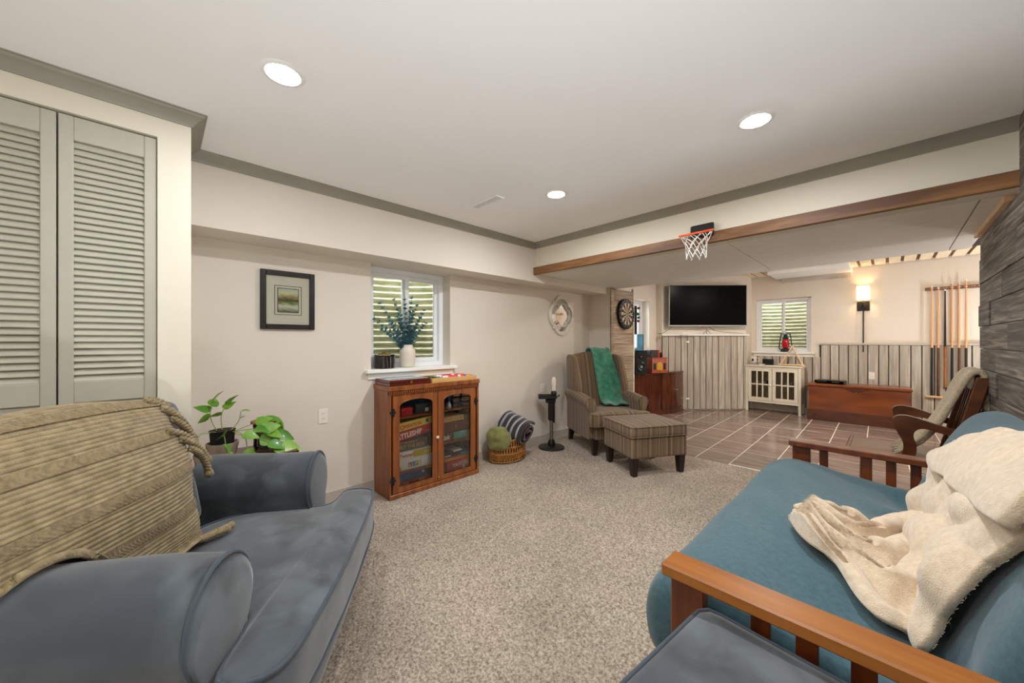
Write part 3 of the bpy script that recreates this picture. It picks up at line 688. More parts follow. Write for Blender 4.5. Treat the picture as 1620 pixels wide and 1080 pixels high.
# ------------------------------------------------------------------ slate ottoman in the foreground
ot = thing('ottoman', 'slate grey suede ottoman with piped cushion in front of the futon arm', 'ottoman', (-.075, .765, 0), radians(-6))
cushion((-.31, -.31, .06), (.31, .31, .40), .03, .0).obj('base', M_sofa, ot, smooth=60)
g, o = tcushion([(-.335, -.325), (.335, -.325), (.335, .325), (-.335, .325)], .40, .545, .012, (0, 0), 4)
def sq(a, b, r):
    p = []
    for (sx, sy, a0) in ((1, 1, 0), (-1, 1, 90), (-1, -1, 180), (1, -1, 270)):
        for k in range(7): an = radians(a0 + 15 * k); p.append((sx * (a - r) + r * cos(an), sy * (b - r) + r * sin(an)))
    return p
def slab_cushion(a, b, z0, z1, puff, r=.03, seed=0):
    o = resample(sq(a, b, r), 88, True); g = G(); rings = []
    def rg(k, z, w=.003): return [(p.x * k + nz3(p.x * 6, p.y * 6, z * 9 + seed) * w, p.y * k + nz3(p.x * 6 + 5, p.y * 6, z * 9 + seed) * w, z) for p in o]
    rings += [rg(.95, z0, 0), rg(.99, z0 + .006), rg(1.0, z0 + .025), rg(1.006, (z0 + z1) / 2, .005), rg(1, z1 - .025), rg(.99, z1 - .006)]
    for k in (.97, .92, .84, .72, .58, .44, .3, .16, .04): rings.append([(x, y, z1 + puff * (1 - k ** 2.5) + nz3(x * 6, y * 6, seed) * .005 * (1 - k)) for (x, y, z) in rg(k, z1, 0)])
    return g.layers(rings), o
g, o = slab_cushion(.335, .325, .405, .54, .018, .035, 4); oc = g.obj('cushion', M_sofa, ot, smooth=70)
for z in (.536, .412): G().tube([(p.x * .995, p.y * .995, z) for p in o], .0065, 6, closed=True).obj('piping', M_pipe, oc, smooth=180)
for x in (-.27, .27):
    for y in (-.27, .27): B('foot', (x - .025, y - .025, 0), (x + .025, y + .025, .08), M_darkleg, ot, .003)
# ------------------------------------------------------------------ futon: oak arms, dark frame, teal mattress
fu = thing('futon', 'mission style wooden futon with slatted arms and a teal mattress', 'futon', (0, 0, 0))
def futon_arm(y, slats, top_m):
    B('armrest', (-.487, y - .05, .585), (.40, y + .05, .622), top_m, fu, .005)
    for x in (-.47, .25): B('post', (x, y - .02, 0), (x + .095, y + .02, .585), M_futond, fu, .004)
    for x in slats: B('slat', (x - .022, y - .01, .15), (x + .022, y + .01, .585), M_futond, fu, .002)
    B('side_rail', (-.375, y - .014, .09), (.25, y + .014, .15), M_futond, fu, .003)
futon_arm(1.15, (-.24, -.143, -.042, .06, .16), M_futonw)
futon_arm(3.145, (-.307, -.102, 0, .10, .18), M_futond)
B('front_rail', (-.46, 1.175, .22), (-.43, 3.12, .31), M_futond, fu, .003)
B('back_rail', (.27, 1.175, .22), (.30, 3.12, .31), M_futond, fu, .003)
for k in range(9): B('deck_slat', (-.43, 1.28 + .21 * k, .30), (.27, 1.34 + .21 * k, .318), M_futond, fu, .002)
PF = [(-.48, .20), (-.565, .185), (-.615, .24), (-.63, .33), (-.615, .42), (-.575, .48), (-.51, .512), (-.42, .522), (-.33, .514), (-.2, .49), (-.08, .472), (.0, .458), (.055, .445), (.085, .452), (.108, .50), (.14, .60), (.178, .70), (.225, .82), (.27, .893), (.315, .93), (.365, .948), (.41, .94), (.425, .90), (.415, .80), (.385, .64), (.33, .46), (.24, .36), (.12, .33), (-.1, .33), (-.35, .335), (-.45, .30)]
PF = resample(chaikin(PF, 2), 150, True)
NR = []
for i in range(150):
    t = (PF[(i + 1) % 150] - PF[i - 1]).normalized(); NR.append(Vector((t.y, -t.x)))
NR = [n if (Vector((-.1, .42)) - PF[10]).dot(NR[10]) < 0 else -n for n in NR]
g = G(); rings = []; Y0, Y1 = 1.225, 3.09; N = 74
for j in range(N):
    t = j / (N - 1); y = Y0 + (Y1 - Y0) * (.5 - .5 * cos(pi * (.12 + .76 * t)) - .0351) / (1 - .0702) if 0 else Y0 + (Y1 - Y0) * t
    e = min(y - Y0, Y1 - y); ins = .075 * (1 - sqrt(max(0, 1 - (1 - min(1, e / .11)) ** 2)))
    R = []
    for i in range(150):
        p = PF[i] - NR[i] * ins; x, z = p
        wz = nz3(x * 3, y * 2.2, z * 3) * .012
        cr = math.exp(-((x - .07) ** 2 + (z - .46) ** 2) / .012); wz += cr * .018 * sin(y * 17 + 2 * sin(y * 5)) ; wz += .009 * nz3(x * 9 + y * 4, y * 3, z * 7) * (x > -.5) + cr * .02 * nz3(x * 14, y * 8, 3)
        R.append((min(x + NR[i].x * wz, .43), y, z + NR[i].y * wz))
    rings.append(R)
g.layers(rings, False, False)
for e in (0, N - 1):
    tri = tessellate_polygon([[Vector((p[0], p[2], 0)) for p in rings[e]]]); g.f += [tuple(e * 150 + i for i in t) for t in tri]
g.obj('mattress', M_futon, fu, smooth=180)['label'] = 'teal canvas mattress folded into seat and back'
# --- cream faux fur throw draped down the futon back and seat
i0 = min(range(150), key=lambda i: (PF[i] - Vector((-.33, .514))).length); i1 = min(range(150), key=lambda i: (PF[i] - Vector((.42, .90))).length)
step = 1 if (PF[(i0 + 5) % 150].x > PF[i0].x) else -1
idx = [i0]
while idx[-1] != i1: idx.append((idx[-1] + step) % 150)
SP = [PF[i] for i in idx]; SN = [NR[i] for i in idx]
sl_ = [0]
for a, b in zip(SP[:-1], SP[1:]): sl_.append(sl_[-1] + (b - a).length)
TOT = sl_[-1]
def surf(s):
    s = max(0, min(TOT - 1e-6, s)); j = 0
    while sl_[j + 1] < s: j += 1
    f = (s - sl_[j]) / (sl_[j + 1] - sl_[j]); return SP[j].lerp(SP[j + 1], f), SN[j].lerp(SN[j + 1], f).normalized()
def s_of(pt): return sl_[min(range(len(SP)), key=lambda i: (SP[i] - Vector(pt)).length)]
KEY = [((-.275, .505), 1.90, 2.0), ((-.24, .50), 1.86, 2.045), ((-.2, .49), 1.80, 2.09), ((-.1, .475), 1.63, 2.15), ((-.02, .46), 1.50, 2.30), ((.07, .447), 1.47, 2.50), ((.125, .55), 1.45, 2.56), ((.15, .63), 1.45, 2.59), ((.19, .73), 1.47, 2.60), ((.25, .86), 1.40, 2.52), ((.33, .937), 1.35, 2.4), ((.41, .94), 1.33, 2.3)]
KS = [s_of(k[0]) for k in KEY]
def lerpk(s, c):
    if s <= KS[0]: return KEY[0][c]
    for a in range(len(KS) - 1):
        if s <= KS[a + 1]: t = (s - KS[a]) / max(1e-6, KS[a + 1] - KS[a]); return KEY[a][c] + (KEY[a + 1][c] - KEY[a][c]) * t
    return KEY[-1][c]
def s_end(y):
    K = [(3.0, .66), (2.65, .74), (2.5, .78), (2.35, .82), (2.2, .865), (1.95, .945), (1.0, .948)]
    for (y0, z0), (y1, z1) in zip(K[:-1], K[1:]):
        if y >= y1: z = z0 + (z1 - z0) * (y0 - y) / (y0 - y1); break
    if y < 1.95: return min(TOT, s_of((.365, .948)) + (1.95 - y) * .12)
    return min(range(len(SP)), key=lambda i: abs(SP[i].y - z) + (9 if sl_[i] < s_of((.1, .49)) or SP[i].x > .37 else 0)) * 0 + s_z(z)
def s_z(z):
    for i in range(len(SP) - 1):
        if SP[i].x > .08 and SP[i].y <= z <= SP[i + 1].y: return sl_[i] + (sl_[i + 1] - sl_[i]) * (z - SP[i].y) / max(1e-6, SP[i + 1].y - SP[i].y)
    return s_of((.365, .948))
def fur(u, v):
    sN = KS[0] + (KS[-1] - KS[0]) * v; a, b = lerpk(sN, 1), lerpk(sN, 2); y = a + (b - a) * u
    s = KS[0] + (s_end(y) - KS[0]) * v; a, b = lerpk(s, 1), lerpk(s, 2); y = a + (b - a) * u; p, n = surf(s)
    low = max(0, 1 - v * 1.6)
    ph = u * (19 + 12 * low) + 2.6 * sin(v * 5 + u * 2.5) + 1.8 * nz3(u * 3, v * 3, 8)
    fold = (.5 + .5 * sin(ph)) ** .8; big = nz3(u * 3.5 + v * 2, v * 4.5, 3)
    cross = .5 + .5 * sin(v * 34 + 4 * nz3(u * 5, v * 3, 2) + u * 4)
    h = .018 + (.085 * low + .022) * fold + .022 * big * (1.0 - v * .4) + .020 * cross * (1 - low) * (.3 + fold) + .010 * nz3(u * 14, v * 16, 5)
    bl = max(0, 1 - v / .13); h += .030 * bl * (.3 + fold)
    lat = .05 * sin(ph + 1.4) * low
    ed = min(u * 1.4, (1 - u) * 1.4, v * 2); h *= min(1, .35 + ed * 8)
    y += .022 * nz3(v * 9, u * 2, 4) + lat * min(1, ed * 6) + .024 * sin(v * 40 + 2) * max(0, 1 - u / .25) * (1 - v)
    return (min(p.x + n.x * h - .03 * bl * fold, .415), y, p.y + n.y * h)
fb = thing('fur_throw', 'cream faux fur throw spilling over the teal futon seat and back', 'throw blanket')
gf1 = G().grid(fur, 150, 170); o = gf1.obj('drape', M_fur, fb, smooth=180, recalc=False); soften(o, .026, 1, -1)
def flap(u, v):
    # folded-over top edge
    y = 1.36 + 1.24 * u; e = s_end(y) + .015; lo = s_z(min(.90, .72 + (2.6 - y) * .10)); lo = min(lo, e - .02)
    s = lo + (e - lo) * v; p, n = surf(s)
    h = .052 + .010 * sin(u * 19 + 2 * v) + .014 * sin(pi * min(1, v * 1.2 + .1)) + .008 * nz3(u * 9, v * 4, 2); h *= min(1, (1 - u) * 9 + .2)
    return (min(p.x + n.x * h, .418), y + .015 * nz3(u * 4, v * 3, 6), p.y + n.y * h)
gf2 = G().grid(flap, 90, 22); o = gf2.obj('folded_edge', M_fur, fb, smooth=180, recalc=False); soften(o, .034, 1, -1)
def fuzz(gr, nu, nv, n, ln, name, parent, seed, m):
    # short pile fibres standing on the cloth, spread over its grid of points
    P = np.array(gr.v, np.float64).reshape(nu, nv, 3); rg = np.random.default_rng(seed); U = rg.random(n) * (nu - 1.001); W_ = rg.random(n) * (nv - 1.001)
    i, j = U.astype(int), W_.astype(int); fu_, fv = (U - i)[:, None], (W_ - j)[:, None]
    p00, p10, p01, p11 = P[i, j], P[i + 1, j], P[i, j + 1], P[i + 1, j + 1]
    p = (p00 * (1 - fu_) + p10 * fu_) * (1 - fv) + (p01 * (1 - fu_) + p11 * fu_) * fv; a = p10 - p00; b = p01 - p00
    un = lambda q: q / np.maximum(1e-9, np.linalg.norm(q, axis=1))[:, None]
    nn = un(np.cross(b, a)); nn *= np.where((nn[:, 0] < 0) | (nn[:, 2] > 0), 1, -1)[:, None]
    d = un(nn * .55 - un(b) * .6 + rg.normal(size=(n, 3)) * .28) * ln * (.6 + .6 * rg.random((n, 1))); sd = un(a) * .0011; q = p + nn * .001
    V = np.stack([q - sd, q + sd, q + d], 1).reshape(-1, 3).astype(np.float32)
    me = bpy.data.meshes.new(name); me.vertices.add(n * 3); me.vertices.foreach_set('co', V.ravel()); me.loops.add(n * 3); me.loops.foreach_set('vertex_index', np.arange(n * 3, dtype=np.int32))
    me.polygons.add(n); me.polygons.foreach_set('loop_start', np.arange(0, n * 3, 3, dtype=np.int32)); me.update(); me.validate(); me.materials.append(m)
    o = bpy.data.objects.new(name, me); COL.objects.link(o); o.parent = parent; o['kind'] = 'stuff'; return o
fuzz(gf1, 150, 170, 70000, .013, 'pile', fb, 1, M_fur); fuzz(gf2, 90, 22, 22000, .013, 'pile', fb, 2, M_fur)
# ------------------------------------------------------------------ dark wooden rocking armchair past the futon, with oatmeal throw
rk = thing('rocking_chair', 'dark walnut armchair with scrolled arms behind the far futon arm', 'armchair', (.05, 4.085, 0))
def arm_poly():
    # side outline of the scrolled arm and its front post, in x,z
    up = [(-.045, .735), (-.035, .757), (-.01, .772), (.03, .775), (.10, .757), (.18, .725), (.27, .705), (.34, .70)]
    dn = [(.34, .655), (.26, .662), (.18, .675), (.12, .695), (.085, .69), (.062, .665), (.058, .63), (.072, .58), (.075, .53), (.06, .48), (.045, .465)]
    fr = [(-.015, .465), (.0, .49), (.012, .54), (.008, .59), (-.015, .64), (-.035, .69)]
    return up + dn + fr
ap = chaikin(arm_poly(), 1)
for y in (-.285, .285): G().prism(ap, y - .022, y + .022, axis=1).obj('arm', M_rock, rk)
g = cushion((-.285, -.27, .445), (.27, .27, .478), .015, -.006); g.obj('seat', M_rock, rk, smooth=60)
B('seat_front', (-.30, -.27, .43), (-.268, .27, .482), M_rock, rk, .012)
tl = Matrix.Translation((.235, 0, .45)) @ Matrix.Rotation(radians(12), 4, 'Y')
for y in (-.265, .265): G().box((-.03, y - .02, 0), (.03, y + .02, .62), .006, tl).obj('back_post', M_rock, rk)
for z, hh in ((.52, .10), (.12, .05)): G().box((-.012, -.245, z), (.012, .245, z + hh), .004, tl).obj('back_rail', M_rock, rk)
for k in range(5): G().box((-.008, -.18 + k * .09 - .02, .16), (.008, -.18 + k * .09 + .02, .53), .003, tl).obj('back_slat', M_rock, rk)
for y in (-.25, .25):
    for x in (-.19, .22): G().tube([(x, y, .46), (x * 1.05, y, .05)], [.024, .018], 8).obj('leg', M_rock, rk, smooth=60)
    G().tube([(-.40, y, .055), (-.2, y, .028), (0, y, .02), (.2, y, .028), (.36, y, .05)], .02, 8).obj('rocker', M_rock, rk, smooth=60)
for z in (.17, .27): G().tube([(-.19, -.25, z), (-.19, .25, z)], .014, 8).obj('stretcher', M_rock, rk, smooth=60)
rb = thing('oatmeal_throw', 'folded oatmeal knit throw hanging over the walnut armchair back', 'throw blanket', (.05, 4.085, 0))
TP = resample(chaikin([(.02, .53), (.10, .60), (.17, .72), (.23, .88), (.275, 1.02), (.315, 1.095), (.355, 1.105), (.39, 1.07), (.395, .98), (.392, .84)], 2, False), 80)
def oat(u, v, lift=0):
    p = TP[min(79, int(v * 79))]; q = TP[min(79, int(v * 79) + 1)]; t = (TP[min(79, int(v * 79) + 2)] - TP[max(0, int(v * 79) - 2)]).normalized(); n = Vector((-t.y, t.x))
    y = -.245 + .46 * u; h = lift + .004 + .010 * sin(u * 11) + .006 * nz3(u * 5, v * 6, 1)
    return (p.x + n.x * h, y + .012 * sin(v * 9), p.y + n.y * h)
o = G().grid(oat, 26, 60).obj('drape', M_oat, rb, smooth=180, recalc=False); soften(o, .030, 1, 1)
def roll(u, v):
    a = u * 2 * pi; y = -.25 + .42 * v; r = .042 + .006 * sin(3 * a + 5 * v); return (.372 + r * .62 * cos(a), y, .985 + r * 2.0 * sin(a))
o = G().grid(roll, 20, 20, cu=True).obj('rolled_fold', M_oat, rb, smooth=180)
random.seed(9)
for k in range(14):
    y = -.24 + .45 * k / 13; x = .022
    G().tube([(x, y, .535), (x - .03, y + random.uniform(-.01, .01), .50), (x - .055 - random.uniform(0, .02), y + random.uniform(-.02, .02), .4835)], .0035, 5).obj('fringe', M_oat, rb, smooth=180)
# ------------------------------------------------------------------ striped wing chair with its ottoman (local x forward)
wc = thing('wing_chair', 'brown striped wing chair with green throw, beside the smoking stand', 'armchair', (-2.456, 3.988, 0), radians(-31))
cushion((-.33, -.30, .17), (.345, .30, .335), .02, 0).obj('seat_base', M_stripe, wc, smooth=50)
g, o = tcushion([(-.20, -.285), (.27, -.285), (.295, -.31), (.295, -.355), (.32, -.37), (.385, -.365), (.41, -.33), (.42, 0), (.41, .33), (.385, .365), (.32, .37), (.295, .355), (.295, .31), (.27, .285), (-.20, .285)], .335, .475, .025, (.34, 0), 2)
k = g.obj('seat_cushion', M_stripe, wc, smooth=70)
for z in (.472, .34): G().tube([(.34 + (p.x - .34) * .99, p.y * .99, z) for p in o], .005, 6, closed=True).obj('piping', M_stripe, k, smooth=180)
TB = Matrix.Translation((-.24, 0, .42)) @ Matrix.Rotation(radians(-13), 4, 'Y')
def arch_pad(y0, y1, z0, z1, x0, x1, rise, M, puff=.03):
    g = G(); n = 15
    def top(y): return z1 - rise * ((y - (y0 + y1) / 2) / ((y1 - y0) / 2)) ** 2
    rings = []
    for (xx, k) in ((x0, .97), (x0 + .02, 1), (x1 - .03, 1), (x1 - .008, .98), (x1, .94)):
        r = []
        for i in range(n): y = y0 + (y1 - y0) * i / (n - 1); r.append((xx, y * k, z0))
        for i in range(n): y = y1 - (y1 - y0) * i / (n - 1); r.append((xx, y * k, z0 + (top(y) - z0) * (k * .5 + .5)))
        rings.append(r)
    g.layers(rings, True, False, M)
    def fr(u, v):
        y = (y0 + (y1 - y0) * u) * .94; z = z0 + (z0 * 0 + (top(y) - z0) * .97) * v; return (x1 + puff * sin(pi * u) ** .6 * sin(pi * min(1, v * .9 + .05)) ** .6, y, z)
    g.grid(fr, 17, 15, M); return g
arch_pad(-.295, .295, 0, .755, -.13, .06, .045, TB).obj('backrest', M_stripe, wc, smooth=60)
wing = chaikin([(-.40, .52), (-.12, .58), (-.06, .66), (-.055, .72), (-.11, .86), (-.165, .98), (-.205, 1.075), (-.26, 1.115), (-.42, 1.13), (-.44, 1.06)], 2)
for s in (-1, 1):
    g = G(); c = Vector((-.25, .85)); rg = []
    for (yy, kk) in ((.285, .96), (.295, 1), (.335, 1), (.348, .985), (.352, .95)): rg.append([(c.x + (p[0] - c.x) * kk, s * yy, c.y + (p[1] - c.y) * kk) for p in wing])
    g.layers(rg).obj('wing', M_stripe, wc, smooth=50)
    # rolled arm with scroll front
    R = []
    for x, k, dz in [(-.38, .94, .03), (-.36, 1, .03), (-.2, 1, .03), (0, 1, .018), (.15, 1, 0), (.26, 1, -.012), (.285, .99, -.014), (.297, .95, -.014), (.30, .88, -.014)]:
        pr = [(s * .36, .172), (s * .362, .5)]
        for a in range(13): an = radians(-40 + 250 * a / 12); pr.append((s * (.335 + .062 * cos(an)), .60 + dz + .056 * sin(an)))
        pr += [(s * .29, .50), (s * .29, .172)]
        c = Vector((s * .33, .42)); R.append([(x, *(c + (Vector(p) - c) * k)) for p in pr])
    a = G().layers(R).obj('arm', M_stripe, wc, smooth=50)
    G().tube([(.292, *p[1:]) for p in R[5][1:-1]], .005, 6).obj('piping', M_stripe, a, smooth=180)
cushion((-.44, -.345, .17), (-.33, .345, .62), .03, 0).obj('outer_back', M_stripe, wc, smooth=50)
def leg(M, x, y, parent, lean=0, top=.175, a=.034, b=.022, m=M_darkleg):
    G().layers([[(x + lean + b * i, y + b * j, 0) for (i, j) in ((-1, -1), (1, -1), (1, 1), (-1, 1))], [(x + a * i, y + a * j, top) for (i, j) in ((-1, -1), (1, -1), (1, 1), (-1, 1))]]).obj('leg', m, parent)
for y in (-.30, .30): leg(None, .305, y, wc); leg(None, -.36, y, wc, -.05)
gt = thing('green_throw', 'green fleece throw folded over the wing chair back and seat', 'throw blanket', (-2.456, 3.988, 0), radians(-31))
GP = resample(chaikin([(.06, .505), (-.02, .515), (-.10, .545), (-.165, .68), (-.21, .86), (-.265, 1.02), (-.315, 1.165), (-.38, 1.205), (-.47, 1.18), (-.49, 1.08), (-.485, .9)], 2, False), 90)
def grn(u, v):
    i = min(87, int(v * 88)); p = GP[i].lerp(GP[i + 1], v * 88 - i if v * 88 - i <= 1 else 1); t = (GP[min(89, i + 2)] - GP[max(0, i - 2)]).normalized(); n = Vector((t.y, -t.x))
    y = (-.06 + .10 * (1 - v) * .3) + u * (.27 + .10 * (1 - min(1, v * 1.5))) ; h = .022 + .012 * nz3(u * 4, v * 6, 2) + .008 * sin(u * 12 + v * 3) * (1 - v)
    return (p.x + n.x * h, y, p.y + n.y * h + .006 * sin(u * 14) * max(0, 1 - v * 8))
o = G().grid(grn, 30, 80).obj('drape', M_green, gt, smooth=180, recalc=False); soften(o, .016, 1, -1)
wo = thing('striped_ottoman', 'brown striped ottoman with espresso legs in front of the wing chair', 'ottoman', (-1.787, 3.624, 0), radians(-29.2))
cushion((-.272, -.308, .172), (.272, .308, .372), .018, 0).obj('base', M_stripe, wo, smooth=50)
g, o = slab_cushion(.282, .318, .374, .478, .022, .03, 3); k = g.obj('cushion', M_stripe, wo, smooth=70)
for z in (.475, .379): G().tube([(p.x * .997, p.y * .997, z) for p in o], .005, 6, closed=True).obj('piping', M_stripe, k, smooth=180)
for x in (-.225, .225):
    for y in (-.262, .262): leg(None, x, y, wo, .0, .18, .036, .024)
# ------------------------------------------------------------------ game cabinet (local x out from the wall, y along it)
CB = (-3.12, 1.346, 0)
gc = thing('game_cabinet', 'honey stained cabinet with two arched glass doors under the window', 'cabinet', CB)
D, CW, CH = .29, .93, .925
B('side_panel', (0, 0, 0), (D, .02, .885), M_cab, gc, .002); B('side_panel', (0, CW - .02, 0), (D, CW, .885), M_cab, gc, .002)
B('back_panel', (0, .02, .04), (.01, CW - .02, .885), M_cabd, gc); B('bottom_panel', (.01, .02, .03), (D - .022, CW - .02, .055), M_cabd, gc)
B('top', (0, -.006, .885), (D + .012, CW + .006, .925), M_cab, gc, .004)
dn = G().box((0, .004, -.012), (.012, .015, .012), .002).mesh('dentil', M_cab)
cn = B('cornice', (D - .02, 0, .848), (D + .002, CW, .885), M_cab, gc, .002)
for k in range(46): link('dentil', dn, cn, (D + .002, .004 + k * .02, .867))
B('plinth', (D - .02, 0, 0), (D + .008, CW, .036), M_cab, gc, .004)
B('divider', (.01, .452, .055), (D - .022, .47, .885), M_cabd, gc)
for (a, b, z) in ((.02, .452, .655), (.02, .452, .185), (.47, CW - .02, .66), (.47, CW - .02, .36)):
    B('shelf', (.01, a, z - .014), (D - .025, b, z), M_cab, gc, .002)
def arch_door(y0, y1, oy0, oy1):
    z0, z1, oz, zs, zt = .04, .846, .085, .755, .806; g = G(); x0, x1 = D - .02, D
    g.box((x0, y0, z0), (x1, oy0, z1), .002).box((x0, oy1, z0), (x1, y1, z1), .002).box((x0, oy0, z0), (x1, oy1, oz), .002)
    c = (oy0 + oy1) / 2; hw = (oy1 - oy0) / 2
    arc = [(c + hw * cos(a), zs + (zt - zs) * sin(a)) for a in [pi * k / 16 for k in range(17)]]
    g.prism([(oy0, z1), (oy1, z1)] + arc, x0, x1, axis=0)
    d = g.obj('door', M_cab, gc)
    arcp = [(oy0 + .0, oz), (oy1, oz)] + arc
    G().prism(arcp, D - .014, D - .011, axis=0).obj('glass_pane', M_glass, d)
    loop = [(D - .001, p[0], p[1]) for p in [(oy0, oz), (oy1, oz)] + arc]
    G().tube(loop, .0035, 6, closed=True).obj('bead', M_cab, d, smooth=180)
    return d
dl = arch_door(.034, .458, .09, .41); dr = arch_door(.463, .892, .522, .834)
for d, y, s in ((dl, .032, -1), (dr, .894, 1)):
    for z in (.15, .71):
        g = G().box((D - .001, y - .016, z - .034), (D + .004, y + .016, z + .034), .002); g.tube([(D + .006, y, z - .036), (D + .006, y, z + .036)], .005, 8)
        g.box((D, y - .026, z - .012), (D + .003, y + .026, z + .012), .001); g.obj('hinge', M_dark, d)
G().lathe([(.006, 0), (.006, .012), (.014, .018), (.013, .026), (0, .03)], 14, M=Matrix.Translation((D, .447, .44)) @ Matrix.Rotation(pi / 2, 4, 'Y')).obj('knob', M_ceramic, dl, smooth=50)
G().lathe([(.005, 0), (.005, .01), (.009, .014), (0, .02)], 12, M=Matrix.Translation((D, .462, .075)) @ Matrix.Rotation(pi / 2, 4, 'Y')).obj('catch', M_gold, dr, smooth=50)
# --- games on the shelves: each its own box with its printing
RT = (pi / 2, 0, pi / 2)     # text facing +x, reading along +y
def gbox(name, label, y0, y1, z, h, m, x0=.02, x1=.225, tilt=0, group='boxed games in the cabinet', lid=None):
    t = thing(name, label, 'game box', (CB[0], CB[1] + y0, CB[2] + z), 0, group); t.rotation_euler = (tilt, 0, 0)
    g = G().box((x0 + .002, .001, 0), (x1 - .002, y1 - y0 - .001, h * .5), .001); g.obj('tray', m, t)
    G().box((x0, 0, h * .18), (x1, y1 - y0, h), .002).obj('lid', lid or m, t); return t
def face(t, s, y, z, size, m, x=.2262, **k): return text('lettering', s, size, m, t, (x, y, z), RT, **k)
def patch(t, nm, y0, y1, z0, z1, m, x=.2252): return B(nm, (x - .001, y0, z0), (x, y1, z1), m, t)
t = gbox('game_box', 'white board game box with coloured LIFE letters on left shelf', .10, .445, .186, .095, M_cardw)
for k, (c, m) in enumerate(zip('LIFE', (M_red, M_cardw, M_teal, M_yel))):
    patch(t, 'colour_square', .105 + k * .032, .134 + k * .032, .022, .062, [M_red, M_blue, M_leaf, M_yel][k]); face(t, c, .110 + k * .032, .028, .038, M_cardw, offset=.001)
patch(t, 'corner_badge', .004, .035, .004, .04, M_orange)
t = gbox('game_box', 'white and yellow game box lettered Twister, above the LIFE box', .10, .43, .282, .065, M_cardw)
patch(t, 'yellow_panel', .15, .325, .006, .06, M_yel); face(t, 'Twister', .02, .018, .042, M_red, shear=.2, offset=.0008); face(t, 'Ages 6+', .26, .03, .016, M_cardw)
t = gbox('game_box', 'brown wooden look box lettered Shut the Box on left shelf', .09, .40, .348, .088, M_cardb, x1=.21)
face(t, 'SHUT THE BOX', .01, .022, .042, M_tan, x=.2112, sx=.92); face(t, 'THE GAME OF', .085, .064, .02, M_tan, x=.2112)
t = gbox('game_box', 'red game box with big white BATTLESHIP lettering, slightly tilted', .072, .445, .438, .07, M_red, tilt=radians(7.5))
face(t, 'BATTLESHIP', .004, .014, .060, M_cardw, sx=.82, offset=.0016, shear=.1); patch(t, 'panel', .31, .372, .042, .068, M_red); face(t, 'GAME', .315, .01, .016, M_cardw)
t = gbox('game_box', 'yellow game box lettered OPERATION, topmost of the left stack', .095, .445, .522, .068, M_cardy, tilt=radians(6))
face(t, 'O', .035, .012, .055, M_orange, offset=.0018); face(t, 'PERATION', .078, .016, .042, M_orange, offset=.0012, sx=.82); patch(t, 'small_picture', .285, .315, .02, .05, M_cardb)
t = gbox('game_box', 'red flat game box at the bottom of the left side', .10, .40, .0555, .046, M_red); face(t, 'Rummy', .012, .008, .03, M_cardw, shear=.3, offset=.0006)
patch(t, 'hand_picture', .21, .27, .004, .03, M_tan)
t = gbox('game_box', 'bright blue game box lying on the red flat box', .10, .385, .1025, .066, M_blue, x1=.222); patch(t, 'white_star', .24, .26, .03, .048, M_cardw, x=.2232); patch(t, 'badge', .0, .04, .0, .02, M_lblue, x=.2232)
t = gbox('card_box', 'small red card box on the upper left shelf', .155, .26, .656, .062, M_red, x1=.20)
patch(t, 'fold_line', .0, .105, .032, .034, M_mahog, x=.2012)
t = gbox('case', 'black case with white label on the upper left shelf', .285, .44, .656, .085, M_dgrey, x1=.21); patch(t, 'white_label', .095, .128, .01, .042, M_cardw, x=.2112); face(t, 'O', .102, .014, .03, M_dark, x=.2118)
t = gbox('game_box', 'natural wood game box on the right, above the brown case', .53, .80, .535, .048, M_tan); 
patch(t, 'joint_line', .0, .27, .022, .0235, M_cardb)
t = gbox('game_box', 'grey brown box beside the natural wood box on the right', .805, .895, .535, .05, M_cardb)
t = gbox('game_case', 'dark brown case with brass clasp on the right side', .53, .895, .440, .092, M_futond)
patch(t, 'clasp', .165, .180, .03, .062, M_gold, x=.2275)
t = gbox('game_box', 'teal map printed game box lettered Risk on the right shelf', .53, .895, .361, .068, M_teal); patch(t, 'dark_panel', .0, .15, .0, .068, M_mahog); face(t, 'Risk', -.004, .012, .062, M_cardw, offset=.0016, shear=.15, x=.2275)
patch(t, 'map_print', .31, .36, .01, .06, M_cardy)
t = gbox('game_box', 'red dice game box lettered YAHTZEE at the right bottom', .60, .895, .056, .105, M_red, x0=.03, x1=.23); patch(t, 'orange_band', .16, .294, .004, .10, M_orange, x=.2312); face(t, 'YAHTZEE', .06, .045, .045, M_cardw, x=.2324, offset=.001, sx=.95); patch(t, 'dice', .18, .205, .012, .037, M_cardw, x=.2318)
t = gbox('game_box', 'orange flat box lying on the red dice game', .58, .89, .163, .026, M_chipo)
t = gbox('card_box', 'charcoal card game box lying on the orange flat box', .57, .77, .190, .034, M_dgrey, x1=.2); patch(t, 'stripe', .02, .09, .012, .02, M_cardw, x=.2012)
t = gbox('card_box', 'blue grey card box beside the charcoal card box', .775, .885, .190, .026, M_lblue, x1=.21)
t = gbox('card_box', 'red and white card deck on top of the charcoal card box', .70, .80, .2255, .018, M_red, x1=.19, lid=M_cardw)
be = thing('hand_bell', 'blue and silver hand bell on the upper right shelf', 'bell', (CB[0] + .17, CB[1] + .66, .661)); G().lathe([(.032, 0), (.030, .02), (.018, .045), (.010, .055)], 18).obj('bell_cup', M_silver, be, smooth=50); G().lathe([(.010, .055), (.013, .075), (.009, .10), (0, .108)], 14).obj('handle', M_blue, be, smooth=60)
t = gbox('card_box', 'black tray box behind the hand bell', .72, .89, .661, .05, M_dgrey, x1=.2)
